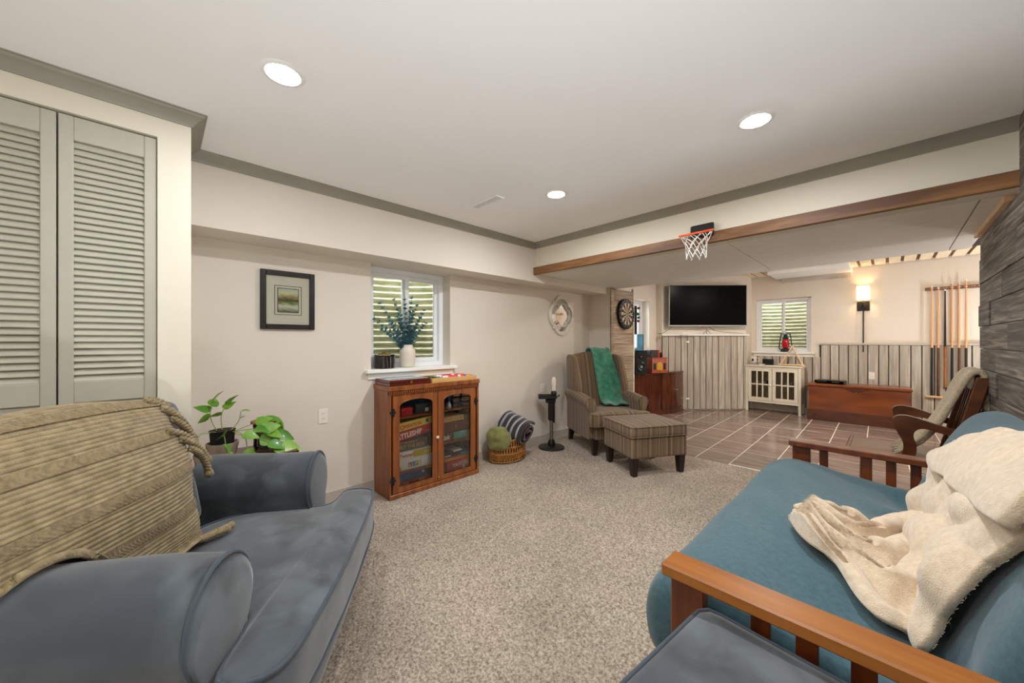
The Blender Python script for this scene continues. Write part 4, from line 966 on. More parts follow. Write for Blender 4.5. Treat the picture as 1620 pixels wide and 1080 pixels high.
# --- on the cabinet top
bk = thing('backgammon_case', 'mahogany game case with striped inlaid lid on the cabinet top', 'game case', (CB[0] + .012, CB[1] + .005, .925))
B('case', (0, 0, 0), (.285, .375, .024), M_mahog, bk, .003); B('lid', (0, 0, .026), (.285, .375, .05), M_mahog, bk, .003)
B('inlay_bed', (.02, .02, .05), (.265, .355, .0515), M_cardw, bk)
for k in range(12):
    y = .03 + k * .0265; G().prism([(.022, y), (.022, y + .024), (.135, y + .012)], .0515, .0525).obj('point', M_lblue if k % 2 else M_dgrey, bk)
    G().prism([(.263, y), (.263, y + .024), (.15, y + .012)], .0515, .0525).obj('point', M_dgrey if k % 2 else M_lblue, bk)
B('latch', (.285, .18, .015), (.289, .20, .038), M_gold, bk, .001)
tr = thing('wooden_tray', 'shallow pale wood tray of poker chips on the cabinet top', 'tray', (CB[0] + .012, CB[1] + .40, .925))
B('tray_base', (0, 0, 0), (.28, .50, .008), M_tan, tr); g = G().box((0, 0, .008), (.01, .5, .04), .002).box((.27, 0, .008), (.28, .5, .04), .002).box((.01, 0, .008), (.27, .01, .04), .002).box((.01, .49, .008), (.27, .5, .04), .002); g.obj('tray_rim', M_tan, tr)
B('divider', (.01, .125, .008), (.27, .131, .036), M_tan, tr)
chm = {}
for nm, m in (('black', M_chipk), ('green', M_chipg), ('white', M_chipw), ('red', M_chipr), ('orange', M_chipo), ('blue', M_chipb)):
    chm[nm] = G().lathe([(.0, 0), (.019, 0), (.0195, .0008), (.0195, .0027), (.019, .0035), (0, .0035)], 14).mesh('chip', m, 40)
random.seed(21)
def chip_row(cn, y0, n, x, dz=0, face_up=False):
    for k in range(n):
        o = link('poker_chip', chm[cn], None, (tr.location.x + x, tr.location.y + y0 + k * .0037, .925 + .0285 + dz), (pi / 2, 0, 0))
        tag(o, '%s poker chip standing in a row in the wooden tray' % cn, 'poker chip', '%s poker chips in the tray' % cn)
for x in (.12, .225):
    y = .018
    for cn, n in (('black', 14), ('green', 12)): chip_row(cn, y, n, x); y += n * .0037
    y = .142
    for cn, n in (('white', 16), ('red', 30), ('white', 8), ('red', 10)): chip_row(cn, y, n, x, .004); y += n * .0037
    for cn, n in (('blue', 6), ('orange', 14)): chip_row(cn, y + .004, n, x, .004); y += n * .0037
# ------------------------------------------------------------------ window sill
cdl = thing('candle', 'dark glossy glass candle with gold lid on the window sill', 'candle', (-3.185, 1.47, 1.052))
G().lathe([(.0, 0), (.088, 0), (.094, .006), (.094, .108), (.088, .114), (.0, .114)], 32).obj('jar', mat('midnight glass', '#160a12', rough=.06, coat=1), cdl, smooth=40)
G().lathe([(.0, .114), (.09, .114), (.092, .118), (.086, .124), (.0, .124)], 32).obj('lid', M_glass, cdl, smooth=40)
g = G().tube([(.05 * cos(a), .05 * sin(a), .128) for a in [2 * pi * k / 20 for k in range(20)]], .006, 6, closed=True); g.tube([(-.05, 0, .126), (-.02, 0, .145), (.02, 0, .145), (.05, 0, .126)], .006, 6); g.obj('gold_handle', M_gold, cdl, smooth=180)
vz = thing('vase', 'cream ceramic vase holding eucalyptus on the window sill', 'vase', (-3.19, 1.70, 1.052))
G().lathe([(0, 0), (.060, 0), (.069, .012), (.074, .06), (.074, .135), (.070, .165), (.054, .185), (.049, .197), (.052, .212), (.046, .212), (.044, .195), (.0, .19)], 30).obj('body', M_ceramic, vz, smooth=60)
eu = thing('eucalyptus_stems', 'bunch of blue green eucalyptus stems in the cream vase', 'plant', (-3.19, 1.70, 1.235), 0)
random.seed(13)
def leafmesh(name, m, L=.02, W=.016, cup=.15):
    g = G(); n = 7; vs = [(0, 0, 0)]; 
    for k in range(9):
        a = -pi * .85 + 1.7 * pi * k / 8; vs.append((L * (.5 - .5 * cos(a)) if 0 else L * .5 + L * .5 * cos(a), W * .5 * sin(a), abs(sin(a)) * cup * W))
    fs = [(0, k, k + 1) for k in range(1, 9)]
    g.add(vs, fs); return g.mesh(name, m, 180)
em = leafmesh('leaf', M_euc, .024, .021)
SPR = [(-.02, -.25, .40), (.01, -.15, .44), (.0, -.03, .45), (.02, .02, .47), (.03, .08, .40), (.02, .15, .36), (-.01, -.31, .26), (.05, -.20, .24), (.04, .11, .28), (.05, -.09, .33), (.05, .04, .34), (.0, -.10, .29), (.03, .0, .26), (.03, .17, .24), (.05, -.26, .17), (.05, .07, .20)]
for (dx, dy, dz) in SPR:
    P = [Vector((dx * t * t + .008 * cos(dy * 40), dy * (t ** 1.5) + .008 * sin(dx * 90), dz * t - .08 * (1 - t))) for t in [k / 12 for k in range(13)]]
    st = G().tube(P, .0018, 5).obj('stem', M_euc, eu, smooth=180)
    for k in range(3, 13):
        for j in range(4):
            a = k * 2.4 + j * 2.1 + random.uniform(-.4, .4); t = (P[k] - P[k - 1]).normalized(); s = 1.75 - .6 * k / 13
            q = t.to_track_quat('Z', 'Y').to_matrix().to_4x4() @ Matrix.Rotation(a, 4, 'Z') @ Matrix.Rotation(-.6 + random.uniform(-.3, .3), 4, 'Y')
            o = link('leaf', em, st, P[k] - t * random.uniform(0, .012), q.to_euler(), (s, s, s))
# ------------------------------------------------------------------ wall hung things on the left wall
pf = thing('picture_frame', 'black framed matted landscape painting on the left wall', 'picture', (WX, .694, 1.598))
W2, H2 = .176, .214
g = frame_rect(G(), -W2, W2, -H2, H2, .036, .002, .026, .003); g.obj('frame', M_frame, pf)
B('mat_board', (.002, -W2 + .03, -H2 + .03), (.010, W2 - .03, H2 - .03), M_matb, pf)
frame_rect(G(), -.088, .088, -.108, .108, .0035, .010, .0115, 0).obj('mat_line', M_frame, pf); frame_rect(G(), -.069, .069, -.09, .09, .004, .010, .012, 0).obj('inner_line', M_dark, pf)
def painting():
    m = bpy.data.materials.new('watercolour landscape'); m.use_nodes = True; nt = m.node_tree; b = nt.nodes['Principled BSDF']; L = nt.links.new
    tc = nd(nt, 'ShaderNodeTexCoord'); n = nd(nt, 'ShaderNodeTexNoise'); mp = nd(nt, 'ShaderNodeMapping'); mp.inputs['Scale'].default_value = (1, 1, 2.2); L(tc.outputs['Object'], mp.inputs[0]); L(mp.outputs[0], n.inputs[0]); n.inputs['Scale'].default_value = 22; n.inputs['Detail'].default_value = 5
    sp = nd(nt, 'ShaderNodeSeparateXYZ'); L(tc.outputs['Object'], sp.inputs[0])
    a = nd(nt, 'ShaderNodeMath', operation='MULTIPLY_ADD'); L(n.outputs['Fac'], a.inputs[0]); a.inputs[1].default_value = .05; L(sp.outputs[2], a.inputs[2])
    mr = nd(nt, 'ShaderNodeMapRange'); L(a.outputs[0], mr.inputs[0]); mr.inputs[1].default_value = -.06; mr.inputs[2].default_value = .11
    r = nd(nt, 'ShaderNodeValToRGB'); cr = r.color_ramp; cols = [(0, '#6a6d4a'), (.14, '#b7b39a'), (.25, '#d6d2be'), (.36, '#8a8a45'), (.46, '#5c6034'), (.52, '#2a2a1c'), (.58, '#6b5c30'), (.68, '#a99a5e'), (.8, '#d5cba4'), (1, '#b9c3b6')]
    while len(cr.elements) < len(cols): cr.elements.new(.5)
    for i, (p, c) in enumerate(cols): cr.elements[i].position = p
    for i, (p, c) in enumerate(cols): cr.elements[i].color = (*lin(c), 1)
    L(mr.outputs[0], r.inputs[0]); L(r.outputs[0], b.inputs['Base Color']); b.inputs['Roughness'].default_value = .5; return m
B('painting', (.009, -.066, -.087), (.0112, .066, .087), painting(), pf)
B('glazing', (.016, -W2 + .034, -H2 + .034), (.018, W2 - .034, H2 - .034), M_glass, pf)
def quatre(r, lob, n=96, sx=1.0, sy=1.0, sq=.0):
    o = []
    for k in range(n):
        a = 2 * pi * k / n; c = abs(cos(2 * a)); rr = r * (1 - lob + lob * c ** .6)
        o.append((rr * cos(a) * sx, rr * sin(a) * sy))
    return o
mi = thing('wall_mirror', 'antique white quatrefoil framed mirror on the left wall by the pier', 'mirror', (WX, 3.945, 1.648))
def qring(g, o0, o1, x0, x1):
    n = len(o0); R = [[(x0, *p) for p in o1], [(x1, *p) for p in o1], [(x1 + .004, (p[0] * .5 + q[0] * .5), (p[1] * .5 + q[1] * .5)) for p, q in zip(o0, o1)], [(x1, *p) for p in o0], [(x0, *p) for p in o0]]
    return g.layers(R, False, False)
g = G(); qring(g, quatre(.225, .2), quatre(.272, .2), .002, .024); 
for (a, b) in ((1, 1), (1, -1), (-1, 1), (-1, -1)): g.box((.002, a * .16 - .03, b * .16 - .03), (.02, a * .16 + .03, b * .16 + .03), .005)
g.obj('frame', M_mframe, mi, smooth=40)
G().prism([(p[0], p[1]) for p in quatre(.24, .2)], .002, .006, axis=0).obj('backing', M_mframe, mi)
g = G(); o0, o1 = quatre(.158, .22), quatre(.226, .2); g.layers([[(.010, *p) for p in o1], [(.034, *p) for p in o0], [(.006, *p) for p in o0]], False, False); g.obj('border_glass', M_mirror, mi)
g = G(); qring(g, quatre(.146, .22), quatre(.160, .22), .006, .036); g.obj('inner_frame', M_mframe, mi, smooth=40)
G().prism(quatre(.148, .22), .006, .011, axis=0).obj('centre_glass', M_mirror, mi)
def outlet(loc, rz, label, cat='outlet', sw=False):
    t = thing('wall_outlet', label, cat, loc, rz)
    B('plate', (0, -.036, -.058), (.006, .036, .058), M_plasticw, t, .003)
    for z in (-.02, .02):
        r = G().prism([(.016 * cos(a), z + .015 * sin(a)) for a in [2 * pi * k / 14 for k in range(14)]], .006, .008, axis=0).obj('receptacle', M_plasticw, t)
        for y in (-.006, .006): B('slot', (.0078, y - .001, z - .002), (.0086, y + .001, z + .007), M_dark, r)
    return t
outlet((WX, .937, .703), 0, 'white wall outlet on the left wall between sofa and cabinet')
outlet((WX, 3.56, .70), 0, 'white wall outlet behind the smoking stand')
outlet((-.219, 8.366, .736), radians(-90), 'white outlet plate on the board wainscot above the cedar chest')
# ------------------------------------------------------------------ potted plants on a small stand behind the armchair
PX, PY, PZ = -2.80, .40, .60
ps = thing('plant_stand', 'dark low side table under the pothos behind the armchair', 'side table', (PX, PY, 0))
B('table_top', (-.16, -.25, PZ - .025), (.16, .25, PZ), M_rock, ps, .004)
for x in (-.13, .13):
    for y in (-.22, .22): B('leg', (x - .016, y - .016, 0), (x + .016, y + .016, PZ - .025), M_rock, ps, .002)
po = thing('pothos', 'trailing green pothos in a black and taupe pot behind the armchair', 'potted plant', (PX + .02, PY - .125, PZ))
G().lathe([(0, 0), (.062, 0), (.078, .07), (.08, .092), (.074, .092), (.070, .07), (.0, .06)], 26).obj('pot', M_taupepot, po, smooth=40)
G().lathe([(.055, .06), (.062, .16), (.066, .165), (.060, .165), (.0, .145)], 24).obj('nursery_pot', M_dark, po, smooth=40)
G().lathe([(0, .168), (.03, .166), (.058, .155)], 16).obj('soil', M_soil, po, smooth=180)
def pothos_leaf(m, L=.075, W=.055):
    g = G(); n = 9; vs = []; 
    for i in range(n):
        t = i / (n - 1); wdt = W * .5 * (sin(pi * t ** .62)) ** .9 * (1 - .12 * t); x = L * t - (.012 if i == 0 else 0) * 0
        dz = -.20 * L * t * t
        vs += [(x - (.18 * wdt if i < 4 else 0), -wdt, dz + .25 * wdt), (x, 0, dz), (x - (.18 * wdt if i < 4 else 0), wdt, dz + .25 * wdt)]
    fs = []
    for i in range(n - 1): a = i * 3; fs += [(a, a + 1, a + 4, a + 3), (a + 1, a + 2, a + 5, a + 4)]
    g.add(vs, fs); return g.mesh('leaf', m, 180, False)
lm = [pothos_leaf(M_leaf), pothos_leaf(M_leaf2), pothos_leaf(mat('dark pothos leaf', '#417a1c', '#5a922a', rough=.35, scale=12, coat=.2))]
def vine(root, P, leaves, m=M_stem):
    P = [Vector(p) for p in P]; C = resample(chaikin([tuple(p) for p in P], 2, False), 20); G().tube(C, .0026, 5).obj('stem', m, root, smooth=180)
    for (i, yaw, pitch, rolla, s, k) in leaves:
        o = link('leaf', lm[k], root, C[min(19, i)], (radians(rolla), radians(pitch), radians(yaw)), (s, s, s))
# directions: the camera looks from +x -y toward the wall, so +y runs to the right and z up in view
c = (0, 0, .16)
vine(po, [(0, -.02, .15), (.0, -.06, .24), (.0, -.05, .33)], [(19, 60, -60, 20, 1.25, 0), (17, 150, -35, 40, 1.1, 0), (14, 250, -30, -30, 1.2, 2), (11, 300, 10, 60, 1.1, 0)])
vine(po, [(0, .0, .15), (.0, -.01, .26), (.0, .02, .31)], [(19, 75, -55, -20, 1.15, 0), (16, 100, -40, 30, 1.0, 0), (12, -70, -10, 40, .9, 1)])
vine(po, [(.01, .03, .15), (.0, .08, .20), (.0, .09, .265)], [(19, 60, -10, 10, .7, 0), (12, 70, -40, 10, .55, 2)])
vine(po, [(.02, -.03, .16), (.05, -.11, .17), (.05, -.135, .10)], [(12, 270, 10, 60, 1.0, 0), (19, 290, 20, 70, 1.35, 0), (17, 230, 20, 80, 1.1, 2)])
vine(po, [(.03, .0, .16), (.10, .0, .14), (.11, .01, .04)], [(6, -20, -20, 50, 1.3, 0), (18, 40, 50, 40, .9, 1), (12, 20, 30, -20, .8, 2)])
vine(po, [(.03, .03, .16), (.09, .10, .14), (.10, .11, .03)], [(8, 60, 10, 40, 1.2, 0), (17, 30, 60, 40, 1.0, 0), (19, 110, 30, 40, 1.2, 2)])
vine(po, [(.03, .04, .15), (.05, .16, .16), (.05, .26, .10)], [(9, 40, 0, 30, 1.25, 2), (12, 90, -10, 60, 1.5, 0), (15, 60, 20, 30, 1.3, 0), (19, 80, 20, 60, 1.6, 2)])
vine(po, [(.02, .05, .14), (.08, .2, .08), (.10, .28, .03)], [(10, 80, 10, 70, 1.5, 0), (14, 50, 20, 40, 1.3, 2), (19, 85, 15, 60, 1.7, 1), (17, 30, 40, 30, 1.2, 0)])
vine(po, [(-.02, .05, .14), (-.02, .2, .19), (-.02, .30, .17)], [(9, 70, -20, 40, 1.3, 0), (13, 100, -10, 40, 1.2, 2), (16, 70, 50, 60, 1.4, 0), (19, 95, 70, 20, 1.3, 1)])
gp = thing('glass_planter', 'ribbed glass planter with terracotta saucer rim right of the pothos', 'planter', (PX - .05, PY + .10, PZ))
G().lathe([(0, 0), (.055, 0), (.062, .02), (.060, .12), (.066, .15), (.062, .15), (.056, .12), (.056, .02), (0, .012)], 26).obj('body', M_smoke, gp, smooth=50)
G().lathe([(0, .012), (.054, .02), (.055, .10), (0, .105)], 20).obj('filling', M_taupepot, gp, smooth=50)
G().lathe([(.050, .15), (.075, .165), (.078, .178), (.070, .178), (.05, .162), (0, .158)], 26).obj('rim', M_terra, gp, smooth=50)
# ------------------------------------------------------------------ smoking stand with a small figure
ss = thing('smoking_stand', 'bronze floor standing smoking tray on a round base beside the wing chair', 'ashtray stand', (-2.885, 3.455, 0), radians(-45))
G().lathe([(0, 0), (.155, 0), (.16, .004), (.158, .012), (.12, .018), (.04, .026), (0, .028)], 40).obj('base', M_stand, ss, smooth=40)
G().lathe([(.044, .02), (.045, .06), (.036, .085), (.03, .10), (0, .10)], 20).obj('collar', M_blackm, ss, smooth=40)
G().lathe([(.022, .09), (.020, .55), (.026, .56), (.026, .60)], 18).obj('pole', mat('satin steel pole', '#7d776c', rough=.3, metal=.6), ss, smooth=40)
B('clamp', (-.03, -.04, .33), (.03, .035, .58), M_blackm, ss, .012); B('side_bar', (-.014, .022, .30), (.014, .042, .60), M_blackm, ss, .005)
g = G().box((-.07, -.16, .60), (.07, .06, .612), .003).box((-.07, -.16, .612), (-.06, .06, .642), .002).box((.06, -.16, .612), (.07, .06, .642), .002).box((-.06, -.16, .612), (.06, -.15, .642), .002).box((-.06, .05, .612), (.06, .06, .642), .002); g.obj('tray', M_stand, ss)
B('tray_liner', (-.055, -.148, .612), (.055, -.0, .618), M_tan, ss)
B('support', (-.04, -.07, .545), (.04, .05, .60), M_blackm, ss, .012)
G().tube([(0, .06, .62), (0, .085, .625), (0, .10, .645)], .008, 8).obj('handle', M_stand, ss, smooth=180)
bp_ = (0, .03, .642)
G().lathe([(.036, .0), (.036, .028), (.028, .045), (0, .05)], 18, c=bp_).obj('figure_pedestal', M_blackm, ss, smooth=40)
fg = G().lathe([(0, .05), (.020, .05), (.026, .07), (.022, .10), (.026, .115), (.028, .15), (.026, .19), (.014, .215), (0, .22)], 18, c=bp_, sx=.85).obj('figure', M_ceramic, ss, smooth=60); fg['label'] = 'small cream carved head figure'
cushion((-.03, .03 - .026, .642 + .088), (.0, .03 + .026, .642 + .118), .012, .004).obj('beard', mat('pale rose glaze', '#c79a7e', rough=.5), ss, smooth=80)
for s in (-1, 1): cushion((-.028, .03 + s * .012 - .006, .812), (-.018, .03 + s * .012 + .006, .826), .004, .001, 4).obj('eye', M_dark, ss, smooth=80)
# ------------------------------------------------------------------ wicker basket with rolled blankets
BX, BY = -2.945, 2.775; RA, RB, HB = .155, .222, .25
bs = thing('wicker_basket', 'oval woven wicker basket on the carpet beside the game cabinet', 'basket', (BX, BY, 0))
def brim(a): return HB + .075 * max(0, cos(a - radians(60))) ** 6 + .02 * sin(2 * a)
G().lathe([(.90, .01), (.93, .02), (.94, .12), (.935, .235), (.90, .235), (.90, .03), (0, .02)], 40, sx=RA, sy=RB).obj('liner', M_wickerd, bs, smooth=60)
st = G()
nst = 42
for k in range(nst):
    a = 2 * pi * k / nst
    for j in range(2):
        hb = brim(a + .03 * j); P = []
        for i in range(9):
            t = i / 8; an = a + (.06 * sin(t * 5 + j * pi)) + .05 * (t if j else -t); r = 1.0 + .025 * sin(i * 2.1 + k + j); P.append((RA * r * cos(an), RB * r * sin(an), .012 + (hb - .012) * t))
        st.tube(P, .0056, 5)
o = st.obj('upright_reeds', M_wicker, bs, smooth=180); o['kind'] = 'stuff'
for z in (.015, .095, .165):
    g = G()
    for ph in (0, pi): g.tube([(RA * (1.02 + .02 * sin(k * 1.26 + ph)) * cos(2 * pi * k / 80), RB * (1.02 + .02 * sin(k * 1.26 + ph)) * sin(2 * pi * k / 80), z + .006 * sin(k * 1.26 + ph)) for k in range(80)], .005, 5, closed=True)
    g.obj('woven_band', M_wicker, bs, smooth=180)
g = G()
for ph in (0, pi): g.tube([(RA * 1.01 * cos(2 * pi * k / 90), RB * 1.01 * sin(2 * pi * k / 90), brim(2 * pi * k / 90) + .008 * sin(k * 1.2 + ph)) for k in range(90)], .007, 6, closed=True)
g.obj('rim', M_wicker, bs, smooth=180)
af = thing('crochet_blanket', 'rolled striped crochet blanket in brown, grey and navy in the wicker basket', 'blanket', (BX + .055, BY + .075, .335))
def afroll(u, v):
    # spiral roll, axis pointing to the room and to the right
    a = u * 2 * pi * 2.3; r = .035 + .112 * u * (1 + .05 * sin(a * 2 + v * 4)); L = -.17 + .34 * v
    ax = Vector((.90, .22, -.30)).normalized(); s1 = ax.cross(Vector((0, 0, 1))).normalized(); s2 = s1.cross(ax)
    p = ax * (L * (1 - .12 * u)) + s1 * (r * cos(a + .5) * 1.05) + s2 * (r * sin(a + .5) * .92); p += Vector((nz3(a, v * 3, 1), nz3(a, v * 3, 7), nz3(a, v * 3, 4))) * .010; return tuple(p)
g = G().grid(afroll, 110, 34)
o = g.obj('roll', M_afghan, af, smooth=180, recalc=False); soften(o, .022, 0, 0)
ol = thing('olive_blanket', 'olive green fleece blanket stuffed in the left of the wicker basket', 'blanket', (BX - .005, BY - .115, .24))
cushion((-.115, -.12, -.12), (.125, .09, .115), .085, .02, 16, wr=.03, seed=4).obj('bundle', M_olive, ol, smooth=180)
def oflap(u, v): return (.10 + .035 * sin(pi * v) + .012 * nz3(u * 3, v * 3, 5), -.13 + .20 * u + .02 * sin(v * 4), .15 - .26 * v + .03 * sin(u * 5))
# ------------------------------------------------------------------ basketball hoop on the beam
hp = thing('basketball_hoop', 'small orange basketball hoop with white net clamped to the beam', 'basketball hoop', (-1.02, 3.05, 2.155))
cushion((-.085, -.022, -.05), (.085, .0, .05), .012, .0, 6).obj('bracket', M_dark, hp, smooth=50)
cy, cz, rr = -.135, -.012, .115
TLT = .287
G().tube([(rr * cos(2 * pi * k / 40), cy + rr * sin(2 * pi * k / 40), cz + TLT * (rr * sin(2 * pi * k / 40) - .11)) for k in range(40)], .0075, 8, closed=True).obj('rim', M_orangep, hp, smooth=180)
G().box((-.03, -.03, cz - .006), (.03, -.015, cz + .006), .003).obj('rim_mount', M_orangep, hp)
rows = [(rr, 0), (.093, -.055), (.076, -.11), (.068, -.165), (.07, -.215)]; g = G(); nn = 8
for i in range(4):
    for k in range(nn):
        for d in (0, 1):
            a0 = 2 * pi * (k + (i % 2) * .5) / nn; a1 = 2 * pi * (k + (i % 2) * .5 + (d - .5)) / nn
            r0, z0 = rows[i]; r1, z1 = rows[i + 1]; P = []
            for t in (0, .33, .66, 1): a = a0 + (a1 - a0) * t; r = r0 + (r1 - r0) * t; zz = z0 + (z1 - z0) * t; P.append((r * cos(a), cy + r * sin(a), cz + zz + TLT * (r * sin(a) - .11) * max(0, 1 + zz / .12)))
            g.tube(P, .0028, 5)
for k in range(nn): a = 2 * pi * k / nn; g.add(*ico((.07 * cos(a), cy + .07 * sin(a), cz - .218), .006))
g.obj('net', M_net, hp, smooth=180)
# ------------------------------------------------------------------ dartboard on the pier
db = thing('dartboard', 'round black and sisal dartboard hung on the barn wood pier', 'dartboard', (-2.752, 4.985, 1.70))
RD = .2255; MD = Matrix.Rotation(pi / 2, 4, 'Y')
G().lathe([(0, .0), (RD, 0), (RD, .036), (RD - .006, .04), (0, .04)], 48, M=MD).obj('backing', M_dark, db, smooth=40)
def sector(r0, r1, a0, a1, x0, x1):
    n = 5; q = [(r1 * sin(a0 + (a1 - a0) * k / n), r1 * cos(a0 + (a1 - a0) * k / n)) for k in range(n + 1)] + [(r0 * sin(a0 + (a1 - a0) * k / n), r0 * cos(a0 + (a1 - a0) * k / n)) for k in range(n, -1, -1)]
    return G().prism(q, x0, x1, axis=0)
NUM = [20, 1, 18, 4, 13, 6, 10, 15, 2, 17, 3, 19, 7, 16, 8, 11, 14, 9, 12, 5]
for k in range(20):
    a0, a1 = radians(18 * k - 9), radians(18 * k + 9)
    sector(.016, .170, a0, a1, .04, .0412).obj('segment', M_dark if k % 2 == 0 else M_sisal, db)
    for (r0, r1) in ((.099, .107), (.162, .170)): sector(r0, r1, a0, a1, .0412, .042).obj('ring_segment', M_dred if k % 2 == 0 else M_dgreen, db)
    a = radians(18 * k); text('number', str(NUM[k]), .034, M_silver, db, (.0412, .196 * sin(a), .196 * cos(a) - .011), RT, align='CENTER')
G().lathe([(0, .0412), (.016, .0412), (.016, .043), (0, .043)], 20, M=MD).obj('outer_bull', M_dgreen, db); G().lathe([(0, .043), (.007, .043), (.007, .0445), (0, .0445)], 14, M=MD).obj('bull', M_dred, db)
for r in (.016, .099, .107, .162, .170): G().tube([(.0425, r * sin(2 * pi * k / 40), r * cos(2 * pi * k / 40)) for k in range(40)], .0008, 4, closed=True).obj('wire', M_silver, db)
for i, (y, z, m, nm) in enumerate([(.10, .085, M_dred, 'red dart, uppermost in the dartboard'), (.055, .0, M_dgreen, 'green dart near the dartboard bull'), (.085, -.005, M_dred, 'red dart beside the two green darts'), (.10, -.055, M_dgreen, 'green dart below the red darts in the dartboard'), (.09, -.105, M_dred, 'red dart, lowest in the dartboard')]):
    d = thing('dart', nm, 'dart', (-2.752 + .0415, 4.985 + y, 1.70 + z), 0, 'darts in the dartboard'); M = Matrix.Rotation(pi / 2, 4, 'Y')
    G().lathe([(0, 0), (.0012, .002), (.0014, .03)], 8, M=M).obj('point', M_silver, d); G().lathe([(.002, .03), (.0035, .035), (.0035, .075), (.002, .085), (.002, .115)], 8, M=M).obj('barrel', M_dark, d, smooth=50)
    g = G()
    for k in range(4):
        a = pi / 2 * k; u = (cos(a), sin(a)); g.add([(.105, 0, 0), (.115, u[0] * .018, u[1] * .018), (.145, u[0] * .018, u[1] * .018), (.152, 0, 0), (.105, u[1] * .001, -u[0] * .001), (.115, u[0] * .018 + u[1] * .001, u[1] * .018 - u[0] * .001), (.145, u[0] * .018 + u[1] * .001, u[1] * .018 - u[0] * .001), (.152, u[1] * .001, -u[0] * .001)], [(0, 1, 2, 3), (7, 6, 5, 4), (0, 4, 5, 1), (1, 5, 6, 2), (2, 6, 7, 3)])
    g.obj('flight', m, d)
# ------------------------------------------------------------------ television on the corner closet ledge
TVA = radians(RZ)
tc_ = Vector((-2.39, 7.385)); 
tv = thing('television', 'large flat black television standing on the corner closet ledge', 'television', (tc_.x, tc_.y, 0), TVA)
TW2, TB0, TB1 = .727, 1.578, 2.352
B('housing', (-TW2 + .03, -.015, TB0 + .03), (TW2 - .03, .018, TB1 - .03), M_black, tv, .008)
g = G()
for a, b in (((-TW2, -.035, TB0), (-TW2 + .012, -.008, TB1)), ((TW2 - .012, -.035, TB0), (TW2, -.008, TB1)), ((-TW2 + .012, -.035, TB1 - .012), (TW2 - .012, -.008, TB1)), ((-TW2 + .012, -.035, TB0), (TW2 - .012, -.008, TB0 + .022))): g.box(a, b, .003)
g.obj('bezel', M_silver, tv)
B('screen', (-TW2 + .012, -.030, TB0 + .022), (TW2 - .012, -.010, TB1 - .012), M_screen, tv)
G().tube([(-.02, -.012, TB0 + .01), (-.02, -.02, 1.50), (-.10, -.06, 1.441)], .007, 8).tube([(-.02, -.02, 1.50), (.04, -.065, 1.441)], .007, 8).tube([(-.02, -.012, 1.52), (.0, .02, 1.441)], .007, 8).obj('stand', M_silver, tv, smooth=180)
B('badge', (-.14, -.037, TB0 - .012), (-.08, -.02, TB0 + .002), M_red, tv, .002)
cb = G().tube([(-.70, .02, 1.66), (-.66, .005, 1.56), (-.75, -.01, 1.50), (-.86, -.035, 1.442), (-.94, -.045, 1.441)], .004, 6).obj('television_cable', M_black, None, smooth=180, loc=(tc_.x, tc_.y, 0), rot=(0, 0, TVA)); tag(cb, 'thin black cable hanging from the left of the television', 'cable')
cb = G().tube([(.04, .0, 1.56), (.12, -.012, 1.50), (.3, -.02, 1.47), (.5, -.025, 1.455), (.64, -.045, 1.441)], .004, 6).obj('television_cable', M_black, None, smooth=180, loc=(tc_.x, tc_.y, 0), rot=(0, 0, TVA)); tag(cb, 'thin black cable lying along the ledge under the television right half', 'cable')
rb_ = thing('remote_control', 'white slim remote box on the closet ledge left of the television stand', 'remote', (tc_.x, tc_.y, 1.432), TVA)
cushion((-.50, -.075, 0), (-.34, -.035, .022), .006, 0, 5).obj('case', M_plasticw, rb_, smooth=50); B('button', (-.47, -.06, .022), (-.46, -.05, .025), M_dark, rb_, .001)
# ------------------------------------------------------------------ bow front console and the stereo on it
cn_ = thing('console_cabinet', 'dark cherry bow front cabinet against the wall by the corner closet', 'cabinet', (0, 0, 0))
def bow(off, n=9):
    p = [(-3.115, 5.66 - off), (-2.98 + off * .3, 5.70 - off), (-2.835 + off, 6.36 - off * .3)]
    a, b = Vector((-2.825, 6.40)), Vector((-2.722, 7.08)); nn = Vector((.987, -.16))
    for k in range(n + 1): t = k / n; q = a.lerp(b, t) + nn * (.045 * sin(pi * t) + off); p.append((q.x, q.y))
    return p + [(-2.742 + off * .3, 7.085), (-2.985, 6.835), (-3.115, 6.83)]
G().prism(bow(0), .09, .715).obj('body', M_console, cn_)
G().prism(bow(.022), .715, .745).obj('top', M_console, cn_)
G().prism(bow(.018), 0.0, .09).obj('plinth', M_console, cn_)
F_ = bow(.004, 12)[3:-2]
for (i0_, i1_) in ((0, 6), (6, 12)):
    q = F_[i0_:i1_ + 1]; sh = Vector((.012, -.002)); pts_ = [tuple(Vector(p) + sh) for p in q] + [tuple(Vector(p) - sh) for p in reversed(q)]
    c_ = sum((Vector(p) for p in pts_), Vector((0, 0))) / len(pts_); pts_ = [tuple(c_ + (Vector(p) - c_) * .97) for p in pts_]
    d = G().prism(pts_, .105, .70).obj('door', M_console, cn_)
    k = q[-1] if i0_ == 0 else q[0]; dy = -.03 if i0_ == 0 else .03
    G().lathe([(.006, 0), (.006, .012), (.014, .02), (.012, .028), (0, .03)], 12, M=Matrix.Translation((k[0] + .014, k[1] + dy, .43)) @ Matrix.Rotation(pi / 2, 4, 'Y')).obj('knob', M_nickel, d, smooth=50)
